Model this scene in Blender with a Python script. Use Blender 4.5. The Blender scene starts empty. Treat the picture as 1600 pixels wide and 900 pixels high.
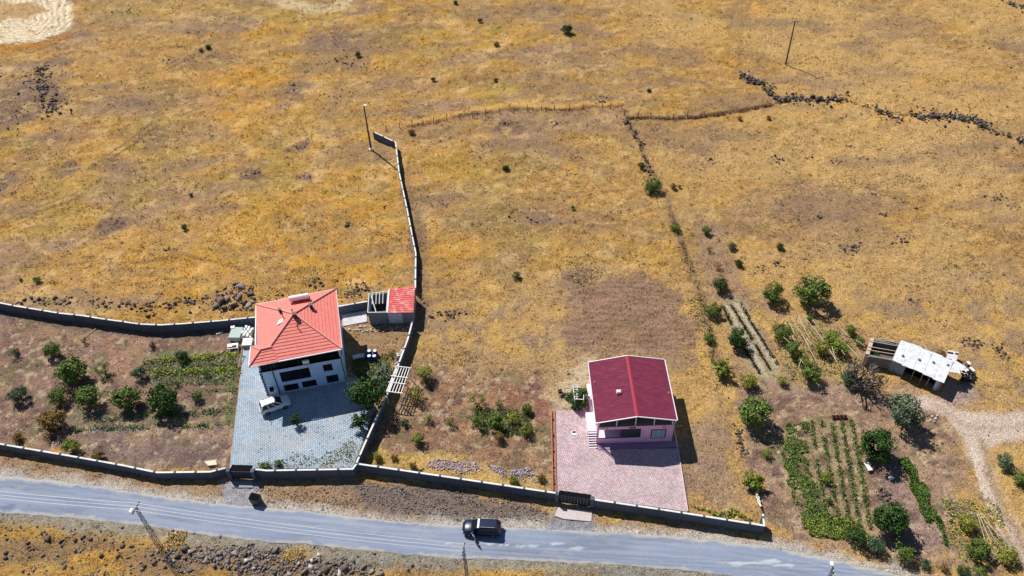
import bpy, math, random
import numpy as np
from mathutils import Vector, Matrix
random.seed(7); np.random.seed(7)
S = bpy.context.scene
COL = S.collection
R = math.radians

# ------------------------------------------------------------------ camera
FPX, CH = 1300.0, 88.0                      # focal length in photo pixels, drone height in metres
NX, NY = 50.0, 1380.0                       # where straight down lies, from the picture centre
PITCH = math.atan(math.hypot(NX, NY) / FPX)
PITCH = math.pi/2 - PITCH
ROLL = math.atan2(NX, NY)
Fv = np.array([0, math.cos(PITCH), -math.sin(PITCH)])
R0 = np.array([1., 0, 0]); U0 = np.cross(R0, Fv)
Rv = math.cos(ROLL)*R0 - math.sin(ROLL)*U0
Uv = math.sin(ROLL)*R0 + math.cos(ROLL)*U0
cam_d = bpy.data.cameras.new('camera'); cam = bpy.data.objects.new('camera', cam_d); COL.objects.link(cam)
cam_d.sensor_width = 36; cam_d.lens = FPX/1600*36; cam_d.clip_end = 20000; cam_d.clip_start = 1
M = Matrix(((Rv[0], Uv[0], -Fv[0], 0), (Rv[1], Uv[1], -Fv[1], 0), (Rv[2], Uv[2], -Fv[2], CH), (0, 0, 0, 1)))
cam.matrix_world = M
S.camera = cam

# ------------------------------------------------------------------ world and sun
SUN_EL, SUN_AZ = 50.0, 130.0                # shadows fall towards azimuth -50 (x axis = 0)
w = bpy.data.worlds.new('World'); S.world = w; w.use_nodes = True
nt = w.node_tree; nt.nodes.clear()
sky = nt.nodes.new('ShaderNodeTexSky'); sky.sky_type = 'NISHITA'; sky.sun_disc = False
sky.sun_elevation = R(SUN_EL); sky.sun_rotation = R(90-SUN_AZ); sky.altitude = 1200
sky.air_density = 1.1; sky.dust_density = 0.3; sky.ozone_density = 2.5
bg = nt.nodes.new('ShaderNodeBackground'); bg.inputs[1].default_value = 0.065
wo = nt.nodes.new('ShaderNodeOutputWorld')
nt.links.new(sky.outputs[0], bg.inputs[0]); nt.links.new(bg.outputs[0], wo.inputs[0])
sd = bpy.data.lights.new('sun', 'SUN'); sd.energy = 5.0; sd.angle = R(0.5); sd.color = (1, 0.955, 0.88)
so = bpy.data.objects.new('sun', sd); COL.objects.link(so)
sv = Vector((math.cos(R(SUN_AZ))*math.cos(R(SUN_EL)), math.sin(R(SUN_AZ))*math.cos(R(SUN_EL)), math.sin(R(SUN_EL))))
so.rotation_euler = sv.to_track_quat('Z', 'Y').to_euler(); so.location = (0, 0, 120)
S.view_settings.view_transform = 'Standard'; S.view_settings.look = 'None'
S.view_settings.exposure = 0.14; S.view_settings.gamma = 1

# ------------------------------------------------------------------ helpers
def at(x, y, z=0.0):
    """photo pixel -> point on the horizontal plane z"""
    d = Fv*FPX + Rv*(x-800) - Uv*(y-450)
    t = (z-CH)/d[2]
    return Vector((d[0]*t, d[1]*t, z))
def ppm(x, y):
    d = Fv*FPX + Rv*(x-800) - Uv*(y-450); n = np.linalg.norm(d)
    dep = CH/(-d[2]/n)*(FPX/n)
    return FPX/dep
def c(r, g, b):
    f = lambda v: (v/255/12.92) if v/255 <= .04045 else ((v/255+.055)/1.055)**2.4
    return (f(r), f(g), f(b))

def hash2(ix, iy, seed):
    h = (ix*374761393 + iy*668265263 + seed*974711) & 0xffffffff
    h = ((h ^ (h >> 13))*1274126177) & 0xffffffff
    return ((h ^ (h >> 16)) & 0xffff)/65535.0
def vnoise(x, y, seed=0):
    x = np.asarray(x, dtype=float); y = np.asarray(y, dtype=float)
    ix = np.floor(x).astype(np.int64); iy = np.floor(y).astype(np.int64)
    fx = x-ix; fy = y-iy; fx = fx*fx*(3-2*fx); fy = fy*fy*(3-2*fy)
    a = hash2(ix, iy, seed); b = hash2(ix+1, iy, seed); d = hash2(ix, iy+1, seed); e = hash2(ix+1, iy+1, seed)
    return (a*(1-fx)+b*fx)*(1-fy)+(d*(1-fx)+e*fx)*fy
def fbm(x, y, s, seed=0, o=4):
    v = 0; a = .5; t = 0
    for k in range(o):
        v = v+a*vnoise(x/s+17.3*k, y/s-9.1*k, seed+k*13); t += a; a *= .5; s /= 2.03
    return v/t
def sstep(a, b, v):
    t = np.clip((v-a)/(b-a), 0, 1); return t*t*(3-2*t)

MATS = {}
def mat(name, col, rough=.85, var=.25, scale=3.0, bump=.15, bscale=None, metal=0.0, spec=None, dirt=None, island=0.0, attr=None, stretch=(1, 1, 1), backup=None, dirt_amt=.5, dirt_scale=.6, bdist=.05):
    """procedural material: base colour varied by noise at two scales, optional dirt patches, optional per-island tint"""
    if name in MATS: return MATS[name]
    m = bpy.data.materials.new(name); m.use_nodes = True; n = m.node_tree.nodes; l = m.node_tree.links
    p = n['Principled BSDF']; p.inputs['Roughness'].default_value = rough; p.inputs['Metallic'].default_value = metal
    if spec is not None: p.inputs['Specular IOR Level'].default_value = spec
    tc = n.new('ShaderNodeNewGeometry'); mp = n.new('ShaderNodeMapping'); mp.inputs['Scale'].default_value = stretch
    l.new(tc.outputs['Position'], mp.inputs['Vector'])
    nz = n.new('ShaderNodeTexNoise'); nz.inputs['Scale'].default_value = scale; nz.inputs['Detail'].default_value = 5; nz.inputs['Roughness'].default_value = .65
    l.new(mp.outputs[0], nz.inputs['Vector'])
    mr = n.new('ShaderNodeMapRange'); mr.inputs['From Min'].default_value = .28; mr.inputs['From Max'].default_value = .72
    mr.inputs['To Min'].default_value = 1-var; mr.inputs['To Max'].default_value = 1+var
    l.new(nz.outputs['Fac'], mr.inputs['Value'])
    if attr:
        a = n.new('ShaderNodeAttribute'); a.attribute_name = attr; src = a.outputs['Color']
    else:
        rg = n.new('ShaderNodeRGB'); rg.outputs[0].default_value = (*col, 1); src = rg.outputs[0]
    if dirt is not None:
        n2 = n.new('ShaderNodeTexNoise'); n2.inputs['Scale'].default_value = dirt_scale; n2.inputs['Detail'].default_value = 6; n2.inputs['Roughness'].default_value = .7
        l.new(mp.outputs[0], n2.inputs['Vector'])
        m2 = n.new('ShaderNodeMapRange'); m2.inputs['From Min'].default_value = .48; m2.inputs['From Max'].default_value = .68
        m2.inputs['To Min'].default_value = 0; m2.inputs['To Max'].default_value = dirt_amt
        l.new(n2.outputs['Fac'], m2.inputs['Value'])
        mx = n.new('ShaderNodeMix'); mx.data_type = 'RGBA'; l.new(m2.outputs[0], mx.inputs['Factor'])
        l.new(src, mx.inputs['A']); mx.inputs['B'].default_value = (*dirt, 1); src = mx.outputs['Result']
    sc = n.new('ShaderNodeVectorMath'); sc.operation = 'SCALE'; l.new(src, sc.inputs[0]); l.new(mr.outputs[0], sc.inputs['Scale'])
    out = sc.outputs[0]
    if island > 0:
        m3 = n.new('ShaderNodeMapRange'); m3.inputs['To Min'].default_value = 1-island; m3.inputs['To Max'].default_value = 1+island
        l.new(tc.outputs['Random Per Island'], m3.inputs['Value'])
        s2 = n.new('ShaderNodeVectorMath'); s2.operation = 'SCALE'; l.new(out, s2.inputs[0]); l.new(m3.outputs[0], s2.inputs['Scale']); out = s2.outputs[0]
    l.new(out, p.inputs['Base Color'])
    if bump > 0:
        b = n.new('ShaderNodeBump'); b.inputs['Strength'].default_value = bump; b.inputs['Distance'].default_value = bdist
        nb = n.new('ShaderNodeTexNoise'); nb.inputs['Scale'].default_value = bscale or scale*4; nb.inputs['Detail'].default_value = 4
        l.new(mp.outputs[0], nb.inputs['Vector']); l.new(nb.outputs['Fac'], b.inputs['Height']); l.new(b.outputs[0], p.inputs['Normal'])
    MATS[name] = m
    return m

def meta(o, label=None, cat=None, group=None, kind=None):
    if label: o['label'] = label
    if cat: o['category'] = cat
    if group: o['group'] = group
    if kind: o['kind'] = kind
    return o
def empty(name, loc, label, cat, group=None, rz=0.0):
    o = bpy.data.objects.new(name, None); COL.objects.link(o); o.empty_display_size = .5
    o.location = loc; o.rotation_euler = (0, 0, rz)
    return meta(o, label, cat, group)

class MB:
    """collects boxes, prisms and tubes and links them as one mesh object"""
    def __init__(s): s.v = []; s.f = []
    def face(s, pts):
        k = len(s.v); s.v += [tuple(p) for p in pts]; s.f.append(tuple(range(k, k+len(pts)))); return s
    def box(s, x0, x1, y0, y1, z0, z1):
        k = len(s.v)
        s.v += [(x0, y0, z0), (x1, y0, z0), (x1, y1, z0), (x0, y1, z0), (x0, y0, z1), (x1, y0, z1), (x1, y1, z1), (x0, y1, z1)]
        s.f += [tuple(k+i for i in q) for q in ((0, 3, 2, 1), (4, 5, 6, 7), (0, 1, 5, 4), (1, 2, 6, 5), (2, 3, 7, 6), (3, 0, 4, 7))]; return s
    def obox(s, cx, cy, z0, z1, lx, ly, rz):
        ca, sa = math.cos(rz), math.sin(rz); k = len(s.v)
        for z in (z0, z1):
            for ax, ay in ((-1, -1), (1, -1), (1, 1), (-1, 1)):
                x, y = ax*lx/2, ay*ly/2; s.v.append((cx+x*ca-y*sa, cy+x*sa+y*ca, z))
        s.f += [tuple(k+i for i in q) for q in ((0, 3, 2, 1), (4, 5, 6, 7), (0, 1, 5, 4), (1, 2, 6, 5), (2, 3, 7, 6), (3, 0, 4, 7))]; return s
    def prism(s, poly, z0, z1):
        """poly: list of (x,y) or (x,y,_) ; z0/z1 numbers or lists"""
        n = len(poly); k = len(s.v)
        ar = sum(poly[i][0]*poly[(i+1) % n][1]-poly[(i+1) % n][0]*poly[i][1] for i in range(n))
        if ar < 0: poly = list(reversed(poly))
        Z0 = z0 if isinstance(z0, (list, tuple)) else [z0]*n; Z1 = z1 if isinstance(z1, (list, tuple)) else [z1]*n
        if ar < 0: Z0 = list(reversed(Z0)); Z1 = list(reversed(Z1))
        s.v += [(p[0], p[1], Z0[i]) for i, p in enumerate(poly)]+[(p[0], p[1], Z1[i]) for i, p in enumerate(poly)]
        s.f.append(tuple(k+i for i in reversed(range(n)))); s.f.append(tuple(k+n+i for i in range(n)))
        for i in range(n):
            j = (i+1) % n; s.f.append((k+i, k+j, k+n+j, k+n+i))
        return s
    def slab(s, pts, th):
        """a sheet of thickness th under the 3D polygon pts (counter clockwise seen from above)"""
        n = len(pts); k = len(s.v)
        s.v += [tuple(p) for p in pts]+[(p[0], p[1], p[2]-th) for p in pts]
        s.f.append(tuple(k+i for i in range(n))); s.f.append(tuple(k+n+i for i in reversed(range(n))))
        for i in range(n):
            j = (i+1) % n; s.f.append((k+j, k+i, k+n+i, k+n+j))
        return s
    def tube(s, a, b, r0, r1=None, n=6):
        a = Vector(a); b = Vector(b); r1 = r0 if r1 is None else r1
        d = (b-a); 
        if d.length < 1e-6: return s
        d.normalize(); u = d.orthogonal().normalized(); w_ = d.cross(u); k = len(s.v)
        for p, r in ((a, r0), (b, r1)):
            for i in range(n):
                t = 2*math.pi*i/n; s.v.append(tuple(p+u*(math.cos(t)*r)+w_*(math.sin(t)*r)))
        for i in range(n):
            j = (i+1) % n; s.f.append((k+i, k+j, k+n+j, k+n+i))
        s.f.append(tuple(k+i for i in reversed(range(n)))); s.f.append(tuple(k+n+i for i in range(n)))
        return s
    def bar(s, a, b, w_, h):
        """rectangular bar between two points, width w_ (horizontal), height h"""
        a = Vector(a); b = Vector(b); d = (b-a).normalized()
        side = d.cross(Vector((0, 0, 1)))
        if side.length < 1e-4: side = Vector((1, 0, 0))
        side.normalize(); up = side.cross(d).normalized(); k = len(s.v)
        for p in (a, b):
            for q, t in ((-1, -1), (1, -1), (1, 1), (-1, 1)): s.v.append(tuple(p+side*(q*w_/2)+up*(t*h/2)))
        s.f += [tuple(k+i for i in q) for q in ((0, 1, 2, 3), (7, 6, 5, 4), (0, 4, 5, 1), (1, 5, 6, 2), (2, 6, 7, 3), (3, 7, 4, 0))]; return s
    def lathe(s, prof, cx=0, cy=0, n=12):
        k = len(s.v)
        for r, z in prof:
            for i in range(n):
                t = 2*math.pi*i/n; s.v.append((cx+r*math.cos(t), cy+r*math.sin(t), z))
        for j in range(len(prof)-1):
            for i in range(n):
                i2 = (i+1) % n; s.f.append((k+j*n+i, k+j*n+i2, k+(j+1)*n+i2, k+(j+1)*n+i))
        s.f.append(tuple(k+i for i in reversed(range(n)))); s.f.append(tuple(k+(len(prof)-1)*n+i for i in range(n)))
        return s
    def mesh(s, name, m, smooth=False, off=(0, 0, 0)):
        me = bpy.data.meshes.new(name)
        me.from_pydata([(v[0]-off[0], v[1]-off[1], v[2]-off[2]) for v in s.v], [], s.f); me.materials.append(m)
        if smooth: me.polygons.foreach_set('use_smooth', [True]*len(me.polygons))
        me.update(); return me
    def build(s, name, m, parent=None, world=False, smooth=False, label=None, cat=None, group=None, kind=None, fix=False):
        off = tuple(parent.location) if (parent is not None and world) else (0, 0, 0)
        o = bpy.data.objects.new(name, s.mesh(name, m, smooth, off)); COL.objects.link(o)
        if parent is not None: o.parent = parent
        return meta(o, label, cat, group, kind)

def np_mesh(name, verts, faces_flat, nper, m, cols=None, smooth=False):
    """fast mesh from numpy: faces all with nper corners; cols: per-vertex rgb"""
    me = bpy.data.meshes.new(name); nv = len(verts); nf = len(faces_flat)//nper
    me.vertices.add(nv); me.vertices.foreach_set('co', np.asarray(verts, dtype=np.float32).ravel())
    me.loops.add(nf*nper); me.loops.foreach_set('vertex_index', np.asarray(faces_flat, dtype=np.int32))
    me.polygons.add(nf); me.polygons.foreach_set('loop_start', np.arange(0, nf*nper, nper, dtype=np.int32))
    try: me.polygons.foreach_set('loop_total', np.full(nf, nper, dtype=np.int32))
    except Exception: pass
    if smooth: me.polygons.foreach_set('use_smooth', np.ones(nf, dtype=bool))
    me.update(calc_edges=True)
    if cols is not None:
        a = me.color_attributes.new('Col', 'FLOAT_COLOR', 'POINT'); q = np.ones((nv, 4), dtype=np.float32); q[:, :3] = cols
        a.data.foreach_set('color', q.ravel())
    me.materials.append(m); me.validate(); return me
def link(name, me, parent=None, **k):
    o = bpy.data.objects.new(name, me); COL.objects.link(o)
    if parent is not None: o.parent = parent
    return meta(o, **k)

def W(pts, z=0): return [at(x, y, z) for x, y in pts]
def inside(P, x, y):
    r = np.zeros(x.shape, bool); n = len(P)
    for i in range(n):
        x0, y0 = P[i][0], P[i][1]; x1, y1 = P[(i+1) % n][0], P[(i+1) % n][1]
        cnd = ((y0 > y) != (y1 > y)); xi = (x1-x0)*(y-y0)/((y1-y0) if y1 != y0 else 1e-9)+x0
        r ^= cnd & (x < xi)
    return r
def dist_line(P, x, y, closed=False):
    d = np.full(x.shape, 1e9); n = len(P)
    for i in range(n if closed else n-1):
        ax, ay = P[i][0], P[i][1]; bx, by = P[(i+1) % n][0], P[(i+1) % n][1]
        L = (bx-ax)**2+(by-ay)**2+1e-9; t = np.clip(((x-ax)*(bx-ax)+(y-ay)*(by-ay))/L, 0, 1)
        d = np.minimum(d, np.hypot(x-ax-t*(bx-ax), y-ay-t*(by-ay)))
    return d
def poly_mask(px, x, y, feather=.8, warp=1.0, seed=3, ws=2.5):
    """soft ragged mask of a ground polygon given in photo pixels"""
    P = W(px); m = np.zeros(x.shape)
    xs = [p[0] for p in P]; ys = [p[1] for p in P]; mg = feather+warp*1.5
    sel = (x > min(xs)-mg) & (x < max(xs)+mg) & (y > min(ys)-mg) & (y < max(ys)+mg)
    if not sel.any(): return m
    X = x[sel]; Y = y[sel]
    X2 = X+(fbm(X, Y, ws, seed, 3)-.5)*2*warp; Y2 = Y+(fbm(X, Y, ws, seed+50, 3)-.5)*2*warp
    d = dist_line(P, X2, Y2, True); i = inside(P, X2, Y2); sd_ = np.where(i, d, -d)
    m[sel] = sstep(-feather/2, feather/2, sd_); return m
def line_mask(px, x, y, width, feather=.5, warp=.5, seed=5):
    P = W(px); m = np.zeros(x.shape); xs = [p[0] for p in P]; ys = [p[1] for p in P]; mg = feather+warp*1.5+width
    sel = (x > min(xs)-mg) & (x < max(xs)+mg) & (y > min(ys)-mg) & (y < max(ys)+mg)
    if not sel.any(): return m
    X = x[sel]; Y = y[sel]
    X2 = X+(fbm(X, Y, 2, seed, 3)-.5)*2*warp; Y2 = Y+(fbm(X, Y, 2, seed+50, 3)-.5)*2*warp
    m[sel] = 1-sstep(width/2-feather/2, width/2+feather/2, dist_line(P, X2, Y2)); return m
def blob_mask(px, py, rx, ry, x, y, seed=1, warp=.5):
    """soft patch around a photo pixel; rx, ry in photo pixels"""
    s = ppm(px, py); c0 = at(px, py); A = rx/s; c1 = at(px, py+ry); B = abs(c0.y-c1.y)
    m = np.zeros(x.shape); sel = (abs(x-c0.x) < A*2.2) & (abs(y-c0.y) < B*2.2)
    if not sel.any(): return m
    X = x[sel]; Y = y[sel]
    d = np.hypot((X-c0.x)/A, (Y-c0.y)/B)+(fbm(X, Y, max(A, .8)*.6, seed, 4)-.5)*2*warp
    m[sel] = 1-sstep(.55, 1.15, d); return m

# ------------------------------------------------------------------ outlines on the ground (photo pixels)
ROAD_N = [(-260, 722), (-100, 734), (0, 742), (87, 752), (173, 764), (260, 776), (346, 787), (417, 793), (478, 799), (576, 810), (640, 817), (729, 821), (796, 824), (884, 829), (960, 832), (1035, 837), (1133, 846), (1200, 855), (1300, 873), (1400, 898), (1500, 930), (1640, 985)]
ROAD_S = [(-300, 770), (-100, 791), (0, 800), (115, 810), (231, 822), (300, 833), (400, 845), (478, 850), (575, 861), (700, 872), (751, 873), (862, 878), (960, 882), (1100, 894), (1180, 904), (1280, 925), (1400, 965), (1560, 1040)]
ROAD_POLY = ROAD_N+ROAD_S[::-1]
YARD_BLUE = [(381, 540), (408, 534), (420, 560), (440, 600), (500, 600), (545, 590), (576, 592), (590, 622), (585, 640), (574, 672), (557, 716), (551, 731), (396, 733), (359, 731)]
YARD_PINK = [(866, 641), (931, 641), (931, 702), (1059, 701), (1074, 800), (1035, 794), (926, 779), (870, 768)]
TRACK = [(1640, 640), (1560, 646), (1500, 640), (1450, 618), (1400, 612), (1420, 630), (1480, 650), (1512, 700), (1530, 760), (1560, 810), (1590, 870), (1615, 930), (1660, 930), (1620, 860), (1580, 790), (1556, 740), (1549, 708), (1570, 692), (1640, 684)]
SOIL_LEFT = [(-60, 480), (20, 490), (130, 505), (217, 518), (286, 518), (362, 512), (382, 545), (362, 728), (330, 735), (245, 735), (118, 711), (-60, 680)]
SOIL_MID = [(650, 566), (760, 575), (862, 590), (868, 640), (866, 765), (820, 755), (700, 720), (575, 700), (600, 640), (630, 600)]
SOIL_RIGHT = [(1160, 590), (1210, 600), (1330, 600), (1420, 615), (1480, 660), (1495, 760), (1500, 880), (1400, 880), (1310, 852), (1220, 830), (1195, 780), (1160, 690)]
BED_A = [(1226, 662), (1262, 656), (1268, 740), (1290, 800), (1322, 812), (1312, 842), (1252, 826), (1236, 780), (1221, 712)]
BED_B = [(1402, 717), (1421, 715), (1455, 780), (1477, 825), (1482, 855), (1466, 848), (1440, 800), (1415, 745)]

def ground_color(x, y):
    """real surface colour of the land at world x, y"""
    n1 = fbm(x, y, 26, 11, 4); n2 = fbm(x, y, 7, 23, 4); n3 = fbm(x, y, 1.8, 31, 4); n4 = fbm(x*.6+y*.5, y*1.3-x*.3, 11, 47, 5)
    A = lambda *k: np.array(c(*k))
    straw = A(174, 135, 80); gold = A(180, 138, 60); olive = A(158, 133, 74); grey = A(146, 120, 100); pale = A(196, 164, 116)
    col = np.empty(x.shape+(3,)); col[:] = straw
    def mix(m, cc, k=1.0):
        nonlocal col
        mm = (np.clip(m, 0, 1)*k)[..., None]; col = col*(1-mm)+np.asarray(cc)*mm
    mix(sstep(.44, .66, n1*.6+n2*.4), gold, .8)
    mix(sstep(.52, .70, n4), grey, .75)
    mix(sstep(.56, .72, fbm(x, y, 14, 77, 5)), olive, .7)
    mix(sstep(.60, .75, fbm(x, y, 5, 91, 4)), pale, .55)
    # regional tones
    right = sstep(5, 45, x)*sstep(80, 100, y); mix(right*.55, A(168, 131, 84))
    mix(sstep(.55, .8, n2)*right, A(150, 118, 82), .5)
    for (a, b, rx, ry, k) in ((380, 140, 110, 50, .8), (560, 410, 130, 45, .6), (250, 440, 170, 25, .6), (470, 345, 170, 60, .55), (700, 400, 60, 30, .6), (150, 225, 60, 60, .4), (440, 400, 200, 40, .6), (740, 255, 80, 40, .3), (1490, 130, 80, 20, .6), (1125, 60, 25, 70, .6), (620, 330, 30, 110, .5), (1085, 490, 14, 50, .75), (1110, 640, 40, 70, .3), (1130, 720, 40, 60, .3), (1450, 180, 70, 8, .7), (1330, 160, 40, 6, .7), (680, 190, 90, 8, .6), (1180, 20, 20, 40, .5), (1480, 40, 90, 20, .4)):
        mix(blob_mask(a, b, rx, ry, x, y, a, .6), A(190, 140, 54), k*.85)
    for (a, b, rx, ry, k) in ((22, 165, 70, 70, .85), (0, 290, 26, 25, .9), (110, 265, 28, 16, .8), (393, 270, 22, 12, .9), (170, 353, 26, 16, .8), (465, 226, 22, 10, .8), (480, 276, 18, 9, .7), (520, 60, 46, 25, .7), (270, 210, 60, 25, .45), (120, 60, 60, 30, .4), (230, 150, 80, 25, .4), (455, 145, 26, 28, .7), (330, 95, 60, 12, .5), (560, 90, 30, 25, .5), (905, 437, 26, 22, .9), (1050, 130, 60, 10, .5), (920, 160, 70, 14, .5), (790, 200, 40, 14, .45), (1580, 60, 40, 30, .6), (1500, 140, 50, 14, .5), (1360, 110, 50, 14, .4), (1330, 390, 20, 12, .7), (1240, 315, 60, 30, .3), (1560, 320, 60, 30, .55), (1540, 260, 60, 30, .5), (850, 340, 110, 30, .45), (660, 320, 14, 50, .5), (1000, 470, 100, 25, .6), (800, 540, 60, 20, .6), (760, 120, 40, 20, .3), (1340, 480, 40, 10, .4), (690, 480, 40, 40, .5), (1240, 370, 70, 20, .3), (30, 330, 60, 20, .35), (1540, 545, 36, 22, .6), (590, 60, 60, 26, .3), (640, 30, 50, 20, .35), (930, 80, 60, 16, .3), (1420, 440, 40, 14, .45), (60, 240, 50, 40, .35)):
        mix(blob_mask(a, b, rx, ry, x, y, a+7, .75), A(116, 94, 86)*(.85+.3*n3[..., None]), k)
    # patchy growth at the scale of a few metres: thin grass shows grey-brown earth, thick grass is gold or olive
    m1 = sstep(.30, .70, fbm(x*.7+3+y*.25, y*1.3, 3.4, 201, 5)); m2 = sstep(.34, .66, fbm(x, y*1.2, 1.5, 211, 4))
    col = col*(.86+.18*m1+.16*m2)[..., None]
    mix(sstep(.52, .66, fbm(x*.8, y*1.2, 4.5, 221, 5)), A(146, 120, 96), .38)
    mix(sstep(.55, .68, fbm(x*.9, y*1.3, 2.6, 231, 5)), A(158, 132, 70), .4)
    mix(sstep(.60, .70, fbm(x, y*1.2, 1.8, 241, 4)), A(208, 176, 118), .4)
    mix(sstep(.60, .72, fbm(x, y*1.4, 1.2, 251, 4)), A(110, 90, 74), .35)
    low = (1-sstep(84, 100, y))*sstep(-28, -8, x); mix(low, A(176, 144, 98), .6); mix(low*sstep(.5, .62, fbm(x, y*1.2, 3.1, 261, 5)), A(142, 118, 98), .7); mix(low*sstep(.56, .66, fbm(x, y, 2.2, 271, 5)), A(196, 158, 86), .6)
    # animal paths and dry rills: thin winding lines
    r1 = abs(fbm(x*.6+y*.15, y*1.25, 17, 501, 4)-.5); r2 = abs(fbm(x*.8, y*1.1-x*.2, 11, 521, 4)-.5); gate_ = sstep(.45, .6, fbm(x, y, 20, 541, 3)); far = sstep(92, 105, y)
    mix((1-sstep(.002, .010, r1))*far*(.4+.6*gate_), A(124, 100, 72), .55); mix((1-sstep(.002, .010, r2))*far*gate_, A(204, 172, 116), .5)
    mix(right*sstep(.4, .6, fbm(x, y, 16, 561, 4)), A(194, 160, 104), .45)
    mix(far*sstep(.57, .70, fbm(x*.6+y*.2, y*1.3, 9, 571, 6)), A(134, 110, 90), .55)
    # dirt slopes by the road
    mix(poly_mask([(-80, 705), (130, 722), (250, 750), (350, 752), (420, 745), (560, 752), (860, 800), (1000, 820), (1200, 842), (1330, 868), (1300, 878), (1000, 838), (700, 824), (400, 795), (170, 765), (-80, 738)], x, y, 1.2, .8), A(150, 124, 100), .85)
    mix(poly_mask([(540, 750), (640, 755), (850, 790), (860, 815), (700, 815), (560, 800)], x, y, 1.6, 1.6), A(112, 100, 96), .8)
    mix(poly_mask([(-80, 800), (1250, 905), (1200, 960), (-80, 900)], x, y, 1.5, 1), A(164, 128, 70), .7)
    for (a, b, rx, ry, k) in ((60, 860, 130, 20, .5), (330, 870, 130, 26, .6), (520, 885, 120, 22, .8), (640, 880, 60, 14, .4), (950, 898, 160, 12, .5)):
        mix(blob_mask(a, b, rx, ry, x, y, a+3, .8), A(112, 98, 88), k)
    for (a, b, rx, ry, k) in ((265, 845, 28, 14, .9), (460, 862, 24, 12, .9), (150, 870, 40, 12, .6), (820, 893, 80, 10, .6)):
        mix(blob_mask(a, b, rx, ry, x, y, a+3, .5), A(205, 158, 66), k)
    # cultivated soil
    soilvar = (.62+.76*n3[..., None])
    mix(poly_mask(SOIL_LEFT, x, y, 1.0, 1.0), A(130, 104, 94)*soilvar, .95)
    mix(poly_mask([(20, 500), (180, 505), (340, 515), (300, 545), (150, 535), (20, 530)], x, y, 2, 2), A(150, 122, 92), .55)
    mix(poly_mask([(150, 530), (235, 525), (225, 590), (170, 580)], x, y, 2, 2), A(166, 128, 104), .6)
    mix(poly_mask([(225, 550), (372, 545), (372, 600), (240, 600)], x, y, 2, 1.5), A(98, 106, 74), .8)
    mix(poly_mask([(120, 640), (362, 630), (360, 668), (110, 676)], x, y, 2, 1.5), A(118, 112, 88), .75)
    mix(poly_mask([(352, 545), (378, 540), (366, 660), (345, 662)], x, y, 1.5, 1), A(104, 108, 60), .7)
    mix(poly_mask([(120, 672), (350, 668), (345, 728), (240, 728), (150, 706)], x, y, 2, 1), A(132, 112, 104)*soilvar, .9)
    mix(poly_mask(SOIL_MID, x, y, 1.5, 1.8), A(142, 108, 88)*soilvar, .85)
    mix(poly_mask([(780, 605), (860, 600), (862, 660), (790, 650)], x, y, 2, 2), A(140, 98, 80), .7)
    mix(poly_mask([(580, 712), (700, 705), (860, 745), (860, 770), (690, 742), (566, 722)], x, y, 1.2, 1.0), A(190, 160, 92), .75)
    pl_ = (.84+.32*(.5+.5*np.sin(y*5.2+x*.5+fbm(x, y, 3, 405, 3)*9)))[..., None]
    mix(poly_mask([(900, 440), (1000, 428), (1055, 450), (1090, 540), (1060, 552), (900, 550), (880, 500)], x, y, 2.2, 2.4), A(138, 110, 92)*soilvar*pl_, .85)
    mix(poly_mask([(650, 540), (900, 555), (925, 575), (870, 600), (640, 585)], x, y, 3, 2.5), A(160, 132, 96), .7)
    mix(poly_mask([(868, 575), (925, 562), (930, 640), (866, 640), (850, 612)], x, y, 2, 2), A(190, 170, 140), .85)
    mix(line_mask([(866, 500), (870, 560), (862, 620)], x, y, 1.6, 1, 1), A(176, 146, 104), .6)
    mix(poly_mask([(1088, 330), (1120, 345), (1160, 420), (1175, 480), (1120, 470), (1085, 400)], x, y, 2, 1.5), A(150, 122, 100), .8)
    mix(poly_mask([(1130, 468), (1160, 468), (1218, 575), (1220, 620), (1195, 610), (1150, 540)], x, y, 1.6, 1.6), A(158, 146, 122), .75)
    for P in ([(1137, 478), (1172, 540), (1198, 590)], [(1151, 474), (1186, 530), (1212, 574)]): mix(line_mask(P, x, y, .45, .4, .3), A(190, 180, 160), .8)
    mix(poly_mask(SOIL_RIGHT, x, y, 1.5, 2.2), A(150, 124, 106)*soilvar, .85)
    mix(poly_mask([(1210, 602), (1400, 606), (1380, 645), (1215, 650)], x, y, 1.5, 1.5), A(144, 116, 100)*(.8+.4*(.5+.5*np.sin(y*7+x*1.2+fbm(x, y, 3, 415, 3)*6)))[..., None], .7)
    mix(poly_mask([(1260, 650), (1345, 648), (1360, 840), (1300, 820), (1262, 740)], x, y, 1, .8), A(146, 130, 98)*soilvar, .8)
    mix(poly_mask([(1060, 690), (1120, 640), (1150, 760), (1180, 800), (1085, 790)], x, y, 2, 2), A(146, 122, 104), .75)
    mix(poly_mask([(1370, 700), (1400, 700), (1440, 800), (1490, 850), (1500, 860), (1400, 870), (1360, 760)], x, y, 1.5, 1), A(136, 112, 104)*soilvar, .85)
    mix(poly_mask([(1200, 500), (1330, 505), (1370, 560), (1330, 600), (1230, 590)], x, y, 2, 2), A(160, 136, 100), .6)
    mix(poly_mask([(1475, 600), (1520, 595), (1530, 625), (1490, 640), (1470, 625)], x, y, 1.5, 1), A(164, 144, 134), .8)
    mix(poly_mask([(545, 505), (640, 500), (632, 560), (560, 560)], x, y, 1.5, 1), A(150, 122, 92)*soilvar, .8)
    # cultivated ground is never clean: straw, crusted earth and damp darker clods
    so_m = np.clip(poly_mask(SOIL_LEFT, x, y, 1, 1)+poly_mask(SOIL_MID, x, y, 1.5, 1.5)+poly_mask(SOIL_RIGHT, x, y, 1.5, 1.5), 0, 1)
    mix(so_m*sstep(.54, .70, fbm(x, y, 2.4, 301, 5)), A(168, 140, 106), .4)
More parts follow.
